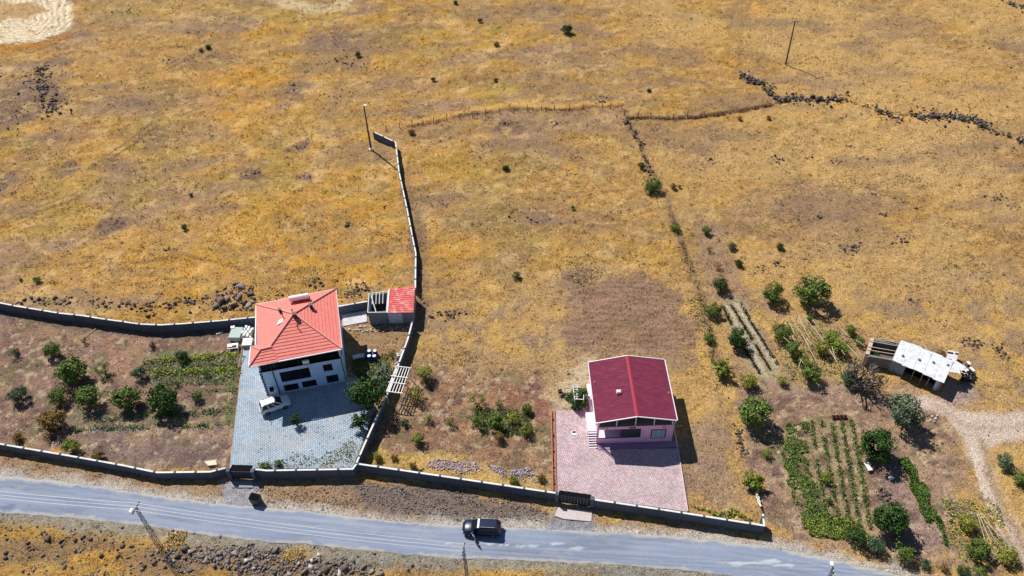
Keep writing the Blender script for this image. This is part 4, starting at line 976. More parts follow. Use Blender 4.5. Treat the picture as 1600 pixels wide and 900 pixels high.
for a in [(1221, 518, 15, 'low', 'mid', 'vine at the top left corner of the pole trellis'), (1243, 546, 14, 'low', 'mid', 'vine on the left side of the pole trellis'),
    (1268, 583, 17, 'low', 'mid', 'large vine at the bottom of the pole trellis'), (1284, 542, 13, 'loose', 'yellow', 'yellowish vine in the middle of the trellis'),
    (1300, 527, 13, 'loose', 'bright', 'bright vine right of the trellis middle'), (1313, 542, 14, 'loose', 'bright', 'lowest bright vine on the right of the trellis'),
    (1330, 514, 9, 'loose', 'mid', 'small vine at the upper right of the trellis'), (1265, 497, 6, 'low', 'mid', 'tiny vine at the top edge of the trellis'), (1258, 564, 9, 'low', 'bright', 'pale vine between the left and bottom vines'),
    (1345, 534, 8, 'low', 'mid', 'vine beside the farm shed end wall'), (1222, 594, 8, 'low', 'yellow', 'low olive vine at the lower left beyond the trellis')]:
    plant(*a, name='vine', cat='plant', group=G4, th=.2)
G5 = 'scattered shrubs on the dry field'
for x, y, r_, k, l_ in [(886, 46, 9, 'dark', 'roundest dark shrub near the top of the field'), (776, 69, 5, 'brown', 'small dark brown shrub left of the roundest top shrub'), (677, 123, 4, 'dark', 'tiny shrub between the two poles, above the fence'),
    (775, 125, 4, 'dark', 'tiny shrub just above the middle of the post fence'), (790, 262, 6, 'dark', 'dark shrub in the middle of the fenced field'), (806, 430, 7, 'mid', 'green shrub left of the ploughed patch'),
    (643, 206, 6, 'brown', 'brown shrub beside the top of the field wall'), (1014, 142, 4, 'dark', 'tiny shrub above the fence corner'), (287, 353, 5, 'dark', 'little dark shrub above the orchard in the left field'),
    (57, 437, 6, 'mid', 'green shrub at the far left above the back wall'), (325, 74, 5, 'dark', 'right of a pair of tiny shrubs in the upper left'), (314, 79, 4, 'brown', 'left of a pair of tiny shrubs in the upper left'),
    (1156, 185, 4, 'brown', 'left tiny shrub below the stone wall'), (1201, 183, 4, 'brown', 'right tiny shrub below the stone wall'), (750, 31, 4, 'dark', 'tiny shrub by the top edge left of centre'),
    (32, 437, 3, 'dark', 'dark speck of shrub left of the far left green one'), (559, 83, 5, 'dark', 'dark shrub among dark stones in the upper field'), (895, 323, 4, 'mid', 'faint green tuft in the middle of the fenced field'), (1062, 290, 3, 'brown', 'tiny brown shrub beyond the boundary shrubs'),
    (712, 3, 4, 'dark', 'dark shrub on the very top edge'), (298, 304, 3, 'dark', 'tiny dark shrub in the centre of the left field')]:
    plant(x, y, r_, 'low', k, l_, 'shrub', 'bush', G5, th=.05)

# ------------------------------------------------------------------ crops, weeds and grass: stuff nobody could count
z5q = lambda a, b: (a/3.2+1100, b/3.2)
def leaf_stuff(name, label, regions, mkey_cols, size, hgt):
    """regions: list of (list of world points Nx2). builds leaf quads"""
    P = np.array(regions); n = len(P); rnd = np.random.RandomState(len(P))
    z = ground_z(P[:, 0], P[:, 1])+rnd.rand(n)*hgt
    C3 = np.column_stack([P, z]); nrm = rnd.normal(size=(n, 3))*.7+[0, 0, .8]; nrm /= np.linalg.norm(nrm, axis=1)[:, None]
    u = np.cross(nrm, rnd.normal(size=(n, 3))); u /= np.linalg.norm(u, axis=1)[:, None]; v = np.cross(nrm, u); s = (size*rnd.uniform(.6, 1.5, n))[:, None]
    V = np.stack([C3-u*s, C3-v*s*.7, C3+u*s, C3+v*s*.7], 1).reshape(-1, 3)
    cols = np.array(mkey_cols)[rnd.randint(0, len(mkey_cols), n)]*(.7+.6*rnd.rand(n))[:, None]
    m = mat('leaf_vertex_colour', None, .8, .35, 1.2, 0, attr='Col', spec=.15)
    return link(name, np_mesh(name, V, np.arange(n*4), 4, m, np.repeat(cols, 4, 0)), label=label, kind='stuff')
def scatter_poly(px, n, warp=.6):
    P = W(px); xs = [p.x for p in P]; ys = [p.y for p in P]; out = []
    X = np.random.uniform(min(xs), max(xs), n*4); Y = np.random.uniform(min(ys), max(ys), n*4)
    X2 = X+(fbm(X, Y, 1.5, 2, 2)-.5)*2*warp; Y2 = Y+(fbm(X, Y, 1.5, 7, 2)-.5)*2*warp
    k = inside(P, X2, Y2); return np.column_stack([X[k], Y[k]])[:n]
def scatter_line(px, wid, per_m, gap=.35):
    P = W(px); out = []
    for i in range(len(P)-1):
        a, b = P[i], P[i+1]; L = (b-a).length; n = int(L*per_m); t = np.random.rand(n)
        x = a.x+(b.x-a.x)*t+np.random.normal(size=n)*wid/2; y = a.y+(b.y-a.y)*t+np.random.normal(size=n)*wid/2
        k = fbm(x, y, 1.1, 33, 3) > gap; out.append(np.column_stack([x[k], y[k]]))
    return np.vstack(out)
def gappy(P, t):
    return P[fbm(P[:, 0], P[:, 1], 1.3, 17, 4)+np.random.normal(size=len(P))*.04 > t]
g_l = [c(112, 138, 44), c(150, 160, 60), c(78, 110, 36), c(92, 118, 44)]
g_d = [c(58, 92, 34), c(74, 108, 40), c(46, 74, 32)]
g_y = [c(176, 176, 60), c(150, 158, 60), c(110, 128, 54)]
g_g = [c(112, 122, 84), c(92, 104, 72), c(134, 138, 100)]
d_k = [c(58, 62, 44), c(76, 78, 56), c(48, 48, 40)]
leaf_stuff('crop_bed', 'lush light green crop bed left of the garden rows', gappy(scatter_poly(BED_A, 17000), .40), g_l+g_g+g_d[:1], .085, .28)
leaf_stuff('crop_bed', 'narrow dark green crop strip right of the two dark trees', gappy(scatter_poly(BED_B, 7000), .38), g_d+g_l[:1]+g_g[:1], .085, .3)
rows = [scatter_line([(1268+i*15.5, 657), (1278+i*16.5, 730), (1296+i*16, 826)], .34, 70, .33) for i in range(5)]
leaf_stuff('crop_rows', 'thin green rows across the right garden', np.vstack(rows), d_k+g_g+g_d+g_l, .09, .3)
leaf_stuff('crop_edge', 'yellow green weeds along the foot of the right garden', scatter_poly([(1252, 812), (1320, 806), (1345, 822), (1360, 845), (1310, 842), (1262, 832)], 3200), g_y+g_l+g_g, .09, .4)
leaf_stuff('furrow_plants', 'dark plant lines along the furrows', np.vstack([scatter_line([(1128, 478), (1160, 540), (1188, 585)], .28, 60, .3), scatter_line([(1142, 476), (1175, 530), (1205, 580)], .24, 60, .3), scatter_line([(1156, 472), (1190, 530), (1215, 570)], .28, 60, .3)]), [c(46, 46, 40), c(60, 64, 46)], .09, .25)
leaf_stuff('flower_rows', 'yellow and green plant rows at the top right of the left orchard', np.vstack([scatter_line([(246, 563), (300, 560), (372, 553)], .55, 110, .38), scatter_line([(236, 582), (300, 580), (366, 577)], .6, 110, .38)]), g_y+g_l[:2], .10, .3)
leaf_stuff('weed_rows', 'grey green weed rows beneath the orchard trees', np.vstack([scatter_line([(160, 654), (230, 650), (350, 642)], .6, 90, .40), scatter_line([(110, 672), (200, 668), (340, 664)], .5, 70, .42), scatter_line([(105, 613), (220, 613), (355, 610)], .4, 22, .5), scatter_poly([(225, 560), (372, 560), (366, 600), (240, 600)], 2600), scatter_line([(374, 560), (366, 610), (358, 660)], .8, 50, .45), scatter_line([(352, 560), (360, 545)], .8, 50, .45)]), g_g+g_d[:1], .10, .25)
leaf_stuff('white_stones_row', 'whitish plastic mulch lines between the orchard rows', np.vstack([scatter_line([(138, 672), (215, 669)], .3, 60, .3), scatter_line([(250, 668), (345, 663)], .25, 18, .45), scatter_line([(285, 578), (360, 577)], .25, 30, .4), scatter_line([(150, 654), (235, 652)], .2, 8, .4), scatter_line([(105, 612), (290, 612)], .2, 4, .5)]), [c(186, 192, 190), c(160, 170, 170)], .11, .05)
leaf_stuff('weed_patch', 'dark green weed patch in the middle orchard', scatter_poly([(730, 640), (830, 640), (832, 676), (790, 680), (735, 668)], 3400, 1.6), g_d+g_g+g_l[:1], .09, .22)
leaf_stuff('yard_weeds', 'weeds growing through the blue paving along the wall', np.vstack([scatter_poly([(500, 712), (556, 690), (556, 730), (400, 731), (400, 722)], 900, 1), scatter_poly([(430, 640), (560, 640), (540, 720), (400, 720)], 200, 1), scatter_poly([(548, 560), (610, 552), (600, 610), (560, 600)], 3000, .8)]), g_g+g_d+g_l[:1], .09, .2)
leaf_stuff('dry_weeds', 'dry straw weeds in the corners of the blue paved yard', np.vstack([scatter_poly([(520, 712), (556, 680), (560, 722), (552, 730), (490, 731)], 1100, .8), scatter_line([(574, 672), (556, 716)], .5, 40, .4), scatter_line([(400, 730), (545, 729)], .25, 14, .45)]), [c(190, 172, 132), c(160, 146, 116), c(134, 130, 96)], .08, .12)
leaf_stuff('green_scrub', 'faded green scrub scattered round the right hand gardens', np.vstack([scatter_line([(1060, 400), (1085, 450), (1108, 520), (1118, 600)], 1.2, 22, .52), scatter_poly([(1480, 780), (1560, 790), (1590, 880), (1530, 890), (1480, 850)], 1500, 1.5), scatter_poly([(1070, 790), (1150, 800), (1190, 812), (1150, 812)], 500, .6), scatter_poly([(1205, 500), (1350, 520), (1340, 600), (1230, 590)], 1400, 1.5)]), g_g+g_y, .11, .3)

leaf_stuff('dry_brush', 'dark dry brush along the fence and boundary lines', np.vstack([scatter_line([(630, 200), (715, 183), (800, 173), (900, 173), (970, 168)], .5, 18, .5), scatter_line([(980, 187), (1100, 185), (1150, 176), (1205, 163)], .35, 34, .4), scatter_line([(977, 187), (999, 222), (1013, 261), (1038, 297), (1048, 340), (1066, 386), (1087, 439), (1105, 500), (1115, 560)], .5, 12, .48), scatter_line([z5q(690, 490), z5q(860, 552), z5q(1040, 580)], .4, 12, .45), scatter_line([(62, 112), (75, 100), (95, 70)], .6, 10, .5)]), [c(96, 74, 52), c(70, 56, 44), c(128, 100, 62)], .13, .45)
def clumps(n, seed, thr):
    rnd = np.random.RandomState(seed); Y = 92*(215/92.)**rnd.rand(n); X = rnd.uniform(-1, 1, n)*(34+.58*Y); k = fbm(X, Y, 8, seed, 3) > thr
    P = np.column_stack([X, Y])[k]; return (P[:, None, :]+rnd.normal(size=(len(P), 9, 2))*.22).reshape(-1, 2)
leaf_stuff('dark_weeds', 'dark dry weed tufts dotted over the upper fields', clumps(900, 9, .50), [c(96, 80, 54), c(80, 70, 48), c(112, 96, 60)], .11, .3)
leaf_stuff('golden_weeds', 'tall orange dry weeds in clumps', np.vstack([scatter_poly([(888, 400), (930, 392), (945, 425), (915, 445), (885, 430)], 1100, 1.2), scatter_poly([(248, 832), (285, 830), (285, 862), (252, 860)], 900, 1.6), scatter_poly([(440, 855), (478, 853), (475, 876), (442, 874)], 700, 1.6), scatter_poly([(440, 430), (480, 415), (520, 425), (470, 450)], 900, 1.2), scatter_poly([(1076, 465), (1094, 470), (1102, 525), (1086, 520)], 500, .8), scatter_poly([(660, 560), (700, 540), (760, 560), (700, 575)], 500, 1.5)]), [c(190, 160, 100), c(172, 140, 80), c(206, 180, 124)], .085, .25)
def dry_grass():
    N = 300000
    t = np.random.rand(N); Y = 38*(215/38.)**(t**.92); X = np.random.uniform(-1, 1, N)*(34+.58*Y)
    col, n3 = ground_color(X, Y)
    # keep tufts off roads, yards, soil; clumped by noise
    k = np.ones(N, bool); 
    for poly, f in ((ROAD_POLY, 1), (YARD_BLUE, 1), (YARD_PINK, 1), (TRACK, .93), (SOIL_LEFT, .72), (SOIL_MID, .6), (SOIL_RIGHT, .65)):
        i = inside(W(poly), X, Y); k &= ~(i & (np.random.rand(N) < f))
    for quad in (([(404, 540), (396, 470), (540, 465), (546, 596)], ), ([(925, 570), (1055, 570), (1062, 705), (925, 705)], ), ([(575, 470), (655, 465), (650, 505), (575, 505)], ), ([(1352, 545), (1370, 530), (1500, 590), (1480, 615)], )):
        k &= ~inside(W(quad[0]), X, Y)
    k &= fbm(X, Y, 1.6, 71, 3)+np.random.normal(size=N)*.09 > .47
    # grassy ones are golden, bare grey ground carries fewer
    sat = col[:, 0]-col[:, 2]; k &= (np.random.rand(N) < .35+sat*2.2)
    X, Y, col = X[k], Y[k], col[k]; n = len(X); Z = ground_z(X, Y)
    s = np.random.uniform(.6, 1.5, n)*(.10+.0006*Y); h = s*np.random.uniform(.5, 1.1, n)
    nb = 4; V = []; base = np.stack([X, Y, Z-.03], 1); Cc = []
    h *= .6
    br = (.82+.42*np.random.rand(n))[:, None]
    for b in range(nb):
        a = np.random.rand(n)*6.283; d = np.stack([np.cos(a), np.sin(a)], 1); q = np.stack([-d[:, 1], d[:, 0]], 1); lean = np.random.uniform(.4, 1.2, n)
        p0 = base.copy(); p0[:, :2] += q*s[:, None]*.4; p1 = base.copy(); p1[:, :2] -= q*s[:, None]*.4
        p2 = base.copy(); p2[:, :2] += d*(s*lean)[:, None]+q*(s*np.random.uniform(-.5, .5, n))[:, None]; p2[:, 2] += h+.03
        V.append(np.stack([p0, p1, p2], 1))
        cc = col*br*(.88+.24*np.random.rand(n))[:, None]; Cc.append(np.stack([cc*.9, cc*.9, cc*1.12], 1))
    V = np.concatenate(V).reshape(-1, 3); Cc = np.concatenate(Cc).reshape(-1, 3)
    m = mat('dry_grass_blades', None, .95, .15, 1.5, 0, attr='Col', spec=.05)
    # thin straw lets light through, and each tuft shades like the soft mound it is
    nn = m.node_tree.nodes; ll = m.node_tree.links; p = nn['Principled BSDF']; src = p.inputs['Base Color'].links[0].from_socket
    g = nn.new('ShaderNodeNewGeometry'); up = nn.new('ShaderNodeVectorMath'); up.operation = 'MULTIPLY_ADD'; ll.new(g.outputs['Normal'], up.inputs[0]); up.inputs[1].default_value = (.5, .5, .5); up.inputs[2].default_value = (0, 0, .8)
    nm = nn.new('ShaderNodeVectorMath'); nm.operation = 'NORMALIZE'; ll.new(up.outputs[0], nm.inputs[0])
    ll.new(nm.outputs[0], p.inputs['Normal'])
    tr = nn.new('ShaderNodeBsdfTranslucent'); ll.new(src, tr.inputs['Color'])
    ms = nn.new('ShaderNodeMixShader'); ms.inputs[0].default_value = .3; ll.new(p.outputs[0], ms.inputs[1]); ll.new(tr.outputs[0], ms.inputs[2])
    ll.new(ms.outputs[0], nn['Material Output'].inputs['Surface'])
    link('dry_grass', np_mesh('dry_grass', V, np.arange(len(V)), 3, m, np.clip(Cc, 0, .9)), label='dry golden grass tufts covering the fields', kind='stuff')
dry_grass()

# ------------------------------------------------------------------ stones
stone_m = {'dark': mat('basalt_dark', c(98, 84, 76), .9, .3, 3, .3, island=.4), 'grey': mat('basalt_grey', c(128, 118, 114), .9, .25, 3, .3, island=.45), 'pale': mat('pale_stone', c(196, 186, 176), .9, .2, 3, .2, island=.15), 'mauve': mat('mauve_cobble', c(178, 164, 188), .8, .25, 4, .1, island=.35), 'black': mat('basalt_black', c(70, 60, 58), .9, .3, 3, .3, island=.25)}
ICO_V = []; 
def rock_hull(seed):
    """angular broken stone: the convex hull of a few jittered points"""
    rnd = random.Random(seed*31+5); bm = __import__('bmesh').new(); sx, sy, sz = rnd.uniform(.75, 1.25), rnd.uniform(.6, 1.0), rnd.uniform(.5, .95)
    for k in range(11):
        v = Vector((rnd.gauss(0, 1), rnd.gauss(0, 1), rnd.gauss(0, 1))).normalized()*rnd.uniform(.8, 1.15); bm.verts.new((v.x*sx, v.y*sy, v.z*sz))
    import bmesh as B
    B.ops.convex_hull(bm, input=list(bm.verts)); B.ops.triangulate(bm, faces=list(bm.faces))
    for v in [v for v in bm.verts if not v.link_faces]: bm.verts.remove(v)
    bm.verts.index_update(); V = np.array([v.co[:] for v in bm.verts]); F = np.array([[q.index for q in f.verts] for f in bm.faces]); bm.free(); return V, F
HULL = [rock_hull(i) for i in range(12)]
def rock_mesh(i, mk, name='boulder', m=None):
    V, F = HULL[i % 12]; return np_mesh(name, V, F.ravel(), 3, m or stone_m[mk])
RM = {}; ROCKS = {}
def boulder(px, py, rpx, mk, where, group):
    p = at(px, py, .1); r = rpx/ppm(px, py); i = random.randrange(12); key = (i, mk)
    if key not in RM: RM[key] = rock_mesh(i, mk)
    o = link('boulder', RM[key], label=where, cat='rock', group=group); o.location = (p.x, p.y, gz(p)+r*.25); o.scale = (r, r*random.uniform(.8, 1.1), r*random.uniform(.7, 1)); o.rotation_euler = (random.uniform(-.5, .5), random.uniform(-.5, .5), random.random()*6)
    if group: ROCKS.setdefault(group, []).append((px, rpx, mk, where, o))
    return o
def label_rocks():
    """each rock is told apart by tone, size and its place counted from the left among the large rocks of its group"""
    small = 'zeroth first second third fourth fifth sixth seventh eighth ninth tenth eleventh twelfth thirteenth fourteenth fifteenth sixteenth seventeenth eighteenth nineteenth twentieth'.split()
    for g, L in ROCKS.items():
        L.sort(key=lambda q: q[0])
        for k, (px, r, mk, where, o) in enumerate(L):
            n = k+1; w_ = small[n] if n <= 20 else 'twenty '+small[n-20]
            if n > 20: w_ = 'twenty-'+small[n-20]
            o['label'] = f'{mk} rock, {w_} from left among large rocks {where}'
z6 = lambda a, b: (a/3.4625, b/3.4625+640); z7 = lambda a, b: (a/4.09+380, b/4.09+680); z5 = lambda a, b: (a/4, b/4+440)
for a, b, r_ in ((150, 718, 5), (155, 745, 5), (28, 775, 6), (30, 802, 6), (262, 700, 9), (325, 715, 6), (405, 705, 7), (440, 695, 5), (485, 700, 5), (545, 790, 6), (660, 735, 5), (835, 825, 7), (780, 850, 6), (710, 740, 5), (345, 850, 6), (220, 670, 4), (640, 790, 5), (560, 700, 4), (690, 800, 4), (890, 850, 4), (180, 755, 4)):
    boulder(*z6(a, b), r_, 'dark', 'below the left end of the road', 'rocks below the left end of the road')
for a, b, r_ in ((995, 752, 9), (1040, 772, 8), (960, 790, 7), (925, 775, 5), (1110, 815, 7), (1150, 806, 8), (1190, 782, 7), (1225, 825, 8), (1265, 785, 7), (1240, 858, 5), (1320, 782, 8), (1352, 808, 8), (1290, 830, 6), (1160, 840, 6), (1380, 845, 6), (1000, 800, 6), (1340, 850, 6), (1280, 855, 5), (1075, 790, 5), (1200, 850, 5)):
    boulder(*z6(a, b), r_, random.choice(['grey', 'grey', 'dark']), 'right of the lattice pole', 'rocks right of the lattice pole')
for a, b, r_ in ((90, 765, 6), (40, 752, 6), (20, 800, 6), (430, 842, 7), (385, 872, 8), (525, 862, 8), (645, 852, 8), (700, 802, 6), (762, 838, 7), (480, 768, 6), (350, 815, 5), (300, 880, 7), (245, 852, 6), (620, 885, 7), (580, 832, 6), (815, 872, 7), (880, 885, 6), (140, 850, 7), (190, 880, 7), (80, 850, 6), (440, 800, 5), (690, 870, 6), (480, 890, 6), (730, 770, 4)):
    boulder(*z7(a, b), r_, random.choice(['grey', 'grey', 'dark', 'pale']), 'below the middle of the road', 'rocks below the middle of the road')
boulder(*z7(200, 735), 10, 'grey', 'largest flat pale grey rock below the road, left of a golden grass clump', None)
for a, b, r_ in ((1478, 14, 7), (1505, 42, 9), (1560, 72, 8), (1490, 98, 8), (1385, 132, 11), (1342, 112, 7), (1352, 152, 6), (1422, 112, 8), (1392, 168, 7), (1462, 150, 7), (1522, 130, 8), (1552, 152, 7), (1470, 75, 6), (1440, 170, 5), (1585, 130, 5), (1570, 175, 5)):
    boulder(*z5(a, b), r_, random.choice(['grey', 'dark', 'grey']), 'in the heap left of the tiled house', 'rock heap by the two storey house')
for a, b, r_ in ((1092, 130, 5), (1155, 130, 5), (1265, 100, 4), (1292, 95, 4), (1210, 132, 4), (930, 150, 5), (880, 162, 5), (922, 212, 5), (962, 205, 4), (740, 152, 5), (640, 132, 4), (660, 150, 4), (390, 112, 5), (350, 102, 5), (190, 100, 5), (240, 106, 5), (150, 112, 5), (1190, 190, 4), (1100, 182, 4), (430, 130, 4), (210, 125, 4), (905, 180, 4), (1060, 165, 4)):
    boulder(*z5(a, b), r_, 'dark', 'behind the left orchard wall', 'rocks along the left orchard wall')
for a, b, r_ in ((1180, 235, 6), (1130, 75, 0), ):
    pass
def stones_stuff(name, label, pts, mk, smin, smax, pile=0.0):
    P = np.array(pts); P = P[~(inside(W(ROAD_POLY), P[:, 0], P[:, 1]) | inside(W(YARD_BLUE), P[:, 0], P[:, 1]) | inside(W(YARD_PINK), P[:, 0], P[:, 1]))]; n = len(P); rnd = np.random.RandomState(n)
    idx = rnd.randint(0, 12, n); s = smin+(smax-smin)*rnd.rand(n)**1.6
    a = rnd.rand(n)*6.283; z = ground_z(P[:, 0], P[:, 1])+s*.25+rnd.rand(n)*pile; VV = []; FF = []; base = 0
    for h in range(12):
        k = np.where(idx == h)[0]
        if not len(k): continue
        Vh, Fh = HULL[h]; ca, sa = np.cos(a[k])[:, None], np.sin(a[k])[:, None]
        X = Vh[None, :, 0]*ca-Vh[None, :, 1]*sa; Y = Vh[None, :, 0]*sa+Vh[None, :, 1]*ca; Z = np.repeat(Vh[None, :, 2], len(k), 0)
        V = np.stack([X, Y, Z], -1)*s[k][:, None, None]+np.column_stack([P[k], z[k]])[:, None, :]
        VV.append(V.reshape(-1, 3)); FF.append((Fh.ravel()[None, :]+(np.arange(len(k))*len(Vh))[:, None]).ravel()+base); base += len(k)*len(Vh)
    return link(name, np_mesh(name, np.concatenate(VV), np.concatenate(FF), 3, stone_m[mk]), label=label, kind='stuff')
stones_stuff('rubble', 'dark rubble strewn behind the left orchard wall', np.vstack([scatter_line([z5(100, 120), z5(440, 120)], 1.4, 14, .45), scatter_line([z5(590, 130), z5(800, 150), z5(960, 190)], 1.5, 14, .45), scatter_line([z5(980, 150), z5(1300, 110)], 1.2, 14, .4), scatter_poly([z5(1300, 100), z5(1450, 0), z5(1580, 40), z5(1600, 190), z5(1350, 190)], 160), scatter_line([(480, 445), (560, 462)], 2, 14, .5), scatter_line([(400, 480), (440, 460)], 1.5, 10, .4), scatter_line([(550, 455), (575, 445)], 1.2, 16, .3)]), 'dark', .10, .34)
stones_stuff('rubble', 'grey rubble on the bank below the road', np.vstack([scatter_poly([(0, 815), (200, 825), (400, 850), (560, 870), (700, 885), (700, 905), (0, 900)], 420, 2), scatter_poly([z6(900, 740), z6(1385, 740), z7(900, 860), z7(900, 900), z7(100, 900), z6(900, 820)], 1100, 1.5)]), 'grey', .08, .30)
stones_stuff('gravel_heap', 'stony dug earth between the wall and the road', np.vstack([scatter_poly([(560, 752), (640, 760), (850, 790), (858, 815), (700, 812), (570, 790)], 1500, 1), scatter_poly([(400, 762), (560, 765), (560, 800), (420, 785)], 350, 1)]), 'grey', .05, .17)
stones_stuff('gravel', 'small dark clods over the orchard soil', np.vstack([scatter_poly(SOIL_LEFT, 1500), scatter_poly(SOIL_MID, 1200), scatter_poly(SOIL_RIGHT, 1000), scatter_poly([(900, 440), (1055, 440), (1090, 540), (900, 550)], 500)]), 'dark', .04, .11)
stones_stuff('cobble_heap', 'heap of mauve and white cobbles behind the road side wall', np.vstack([scatter_poly([(664, 722), (700, 716), (745, 724), (754, 736), (720, 740), (668, 732)], 420, .4), scatter_poly([(764, 728), (786, 730), (788, 740), (766, 738)], 90, .5), scatter_poly([(796, 732), (826, 732), (830, 744), (800, 742)], 130, .5), scatter_poly([(740, 725), (840, 735), (840, 755), (780, 745)], 80, .5)]), 'mauve', .07, .16, .12)
def stone_wall(px, label, wid=.9, dens=26, mk='dark', H=.55):
    P = W(px); p0 = P[0]; root = empty('stone_wall', (p0.x, p0.y, 0), label, 'wall', 'dry stone field walls')
    pts = np.vstack([scatter_line(px, wid*.8, dens*.8, .38), scatter_line(px, wid*2.2, dens*.35, .45)]); n = len(pts)
    for i, (mk2, sl) in enumerate(((mk, slice(0, None, 2)), ('grey', slice(1, None, 4)), ('black', slice(3, None, 4)))):
        o = stones_stuff('stones', None, pts[sl], mk2, .12, .46, H*(1 if i < 2 else .5)); o.parent = root; o.matrix_parent_inverse = Matrix.Translation((-p0.x, -p0.y, 0))
z5b = lambda a, b: (a/3.2+1100, b/3.2)
stone_wall([z5b(185, 370), z5b(250, 400), z5b(310, 430), z5b(335, 475)], 'short dark stone wall falling from the far pole side')
stone_wall([z5b(360, 490), z5b(440, 490), z5b(560, 495), z5b(690, 488)], 'level dark stone wall piece left of the wall gap', 1.3)
stone_wall([z5b(860, 550), z5b(950, 585), z5b(990, 595)], 'short tumbled stone wall piece in the middle of the gap', .9, 12)
stone_wall([z5b(1040, 580), z5b(1200, 592), z5b(1300, 600), z5b(1420, 645)], 'longest and darkest stone wall piece at the right', 1.5, 30)
stone_wall([z5b(1430, 660), z5b(1540, 700)], 'sparse line of stones joining the two right wall pieces', .8, 8)
stone_wall([z5b(1545, 705), z5b(1600, 722), z5b(1680, 750)], 'stone wall piece cut by the right edge', 1.2)
stone_wall([z5b(1520, 15), z5b(1600, 40), z5b(1680, 60)], 'stone wall piece in the top right corner', 1.2)
stone_wall([(975, 187), (999, 222), (1013, 261), (1038, 297)], 'low line of boundary stones in the middle field', .6, 3.4)
stone_wall([(68, 104), (60, 130), (74, 152), (90, 178)], 'black stone outcrop line at the upper left', 2.4, 14, 'dark', .1)
misc = []
for (x, y, rx, ry, n_) in ((200, 17, 26, 5, 26), (265, 94, 14, 2, 16), (325, 97, 8, 2, 8), (545, 95, 20, 12, 30), (458, 132, 10, 12, 18), (520, 148, 30, 6, 18), (467, 228, 14, 4, 22), (395, 270, 14, 6, 20), (478, 278, 14, 4, 12), (470, 33, 16, 5, 12), (20, 180, 40, 30, 40), (0, 290, 8, 10, 12), (1330, 388, 16, 8, 50), (1217, 248, 8, 5, 22), (1262, 243, 8, 3, 12), (1306, 250, 8, 5, 18), (1350, 246, 10, 4, 14), (1115, 250, 8, 4, 12), (1330, 226, 6, 4, 14), (1245, 282, 12, 3, 12), (1380, 333, 8, 3, 12), (1436, 322, 10, 4, 12), (1275, 337, 10, 4, 12), (1060, 230, 10, 5, 10), (1555, 310, 30, 6, 24), (1580, 325, 20, 5, 18), (1410, 375, 14, 8, 26), (1470, 500, 20, 6, 12), (1360, 300, 12, 3, 8), (935, 160, 18, 6, 20), (790, 195, 10, 3, 14), (870, 193, 10, 4, 12), (1020, 35, 12, 5, 8), (602, 320, 6, 8, 14), (547, 350, 8, 4, 12), (262, 390, 8, 3, 12), (180, 343, 10, 3, 8), (700, 492, 22, 10, 60), (660, 470, 5, 8, 10), (1192, 420, 12, 6, 16), (1215, 412, 6, 6, 14), (1157, 690, 6, 22, 70), (1165, 650, 6, 10, 20), (1518, 535, 16, 8, 50), (1562, 550, 10, 12, 40), (660, 735, 6, 3, 8), (1382, 773, 12, 8, 60), (1440, 470, 16, 5, 10), (560, 460, 20, 8, 30), (1340, 120, 30, 5, 8), (1580, 90, 20, 20, 16), (1418, 446, 14, 4, 6), (90, 385, 10, 3, 4), (840, 340, 50, 12, 24), (905, 440, 16, 12, 22)):
    c0 = at(x, y); s = ppm(x, y); dy = abs(at(x, y+ry).y-c0.y)
    misc.append(np.column_stack([c0.x+np.random.normal(size=n_)*rx/s*.55, c0.y+np.random.normal(size=n_)*dy*.55]))
stones_stuff('field_stones', 'dark stones in small patches over the dry fields', np.vstack(misc), 'dark', .08, .34)
N = 1100
t = np.random.rand(N); Y = 40*(205/40.)**t; X = np.random.uniform(-1, 1, N)*(34+.58*Y); k = ~(inside(W(ROAD_POLY), X, Y) | inside(W(YARD_BLUE), X, Y) | inside(W(YARD_PINK), X, Y))
k &= fbm(X, Y, 9, 88, 3) > .47
stones_stuff('field_stones', 'lone small stones sprinkled over the land', np.column_stack([X, Y])[k], 'black', .05, .2)
k = np.random.rand(len(X)) < .05
stones_stuff('pale_stones', 'few small whitish stones lying about the fields', np.column_stack([X, Y])[k & ~inside(W(ROAD_POLY), X, Y)], 'pale', .08, .2)

# ------------------------------------------------------------------ utility poles and cables
POLE_H = 9.8
def lamp_head(root, z, dx):
    MB().bar((0, 0, z-.2), (dx, -.5, z+.15), .06, .06).build('lamp_arm', grey_metal, root)
    MB().box(dx-.28, dx+.28, -.78, -.42, z+.1, z+.24).build('lamp_head', white_metal, root)
def steel_pole(px, py, label, arm, rz=0.0, lamp=False):
    t = at(px, py, POLE_H); root = empty('utility_pole', (t.x, t.y, gz(t)), label, 'pole', 'utility poles', rz)
    h = POLE_H
    MB().tube((0, 0, -.3), (0, 0, h), .19, .12, 10).build('shaft', mat('pole_timber', c(92, 80, 84), .85, .15, 4, .1), root)
    if arm:
        MB().box(-.95, .95, -.06, .06, h-.3, h-.18).build('cross_arm', grey_metal, root)
        for x in (-.85, 0, .85): MB().lathe([(.05, h-.18), (.09, h-.1), (.05, h-.02), (.08, h+.05), (.03, h+.12)], x, 0, 8).build('insulator', white_metal, root)
    if lamp: lamp_head(root, h, .35)
    return root
p = steel_pole(568, 163, 'steel pole with white lamp on a concrete foot beside the end of the field wall', False, 0, True)
MB().lathe([(.45, -.2), (.42, .35), (.2, .42)], 0, 0, 12).build('foot', coping_m, p)
MB().box(-.5, .5, -.05, .05, POLE_H-.5, POLE_H-.4).build('cross_arm', white_metal, p)
for x in (-.4, 0, .4): MB().lathe([(.07, POLE_H-.39), (.1, POLE_H-.28), (.04, POLE_H-.15)], x, 0, 8).build('insulator', white_metal, p)
steel_pole(1243, 30, 'wooden pole with T cross arm standing alone in the far field', True, .35)
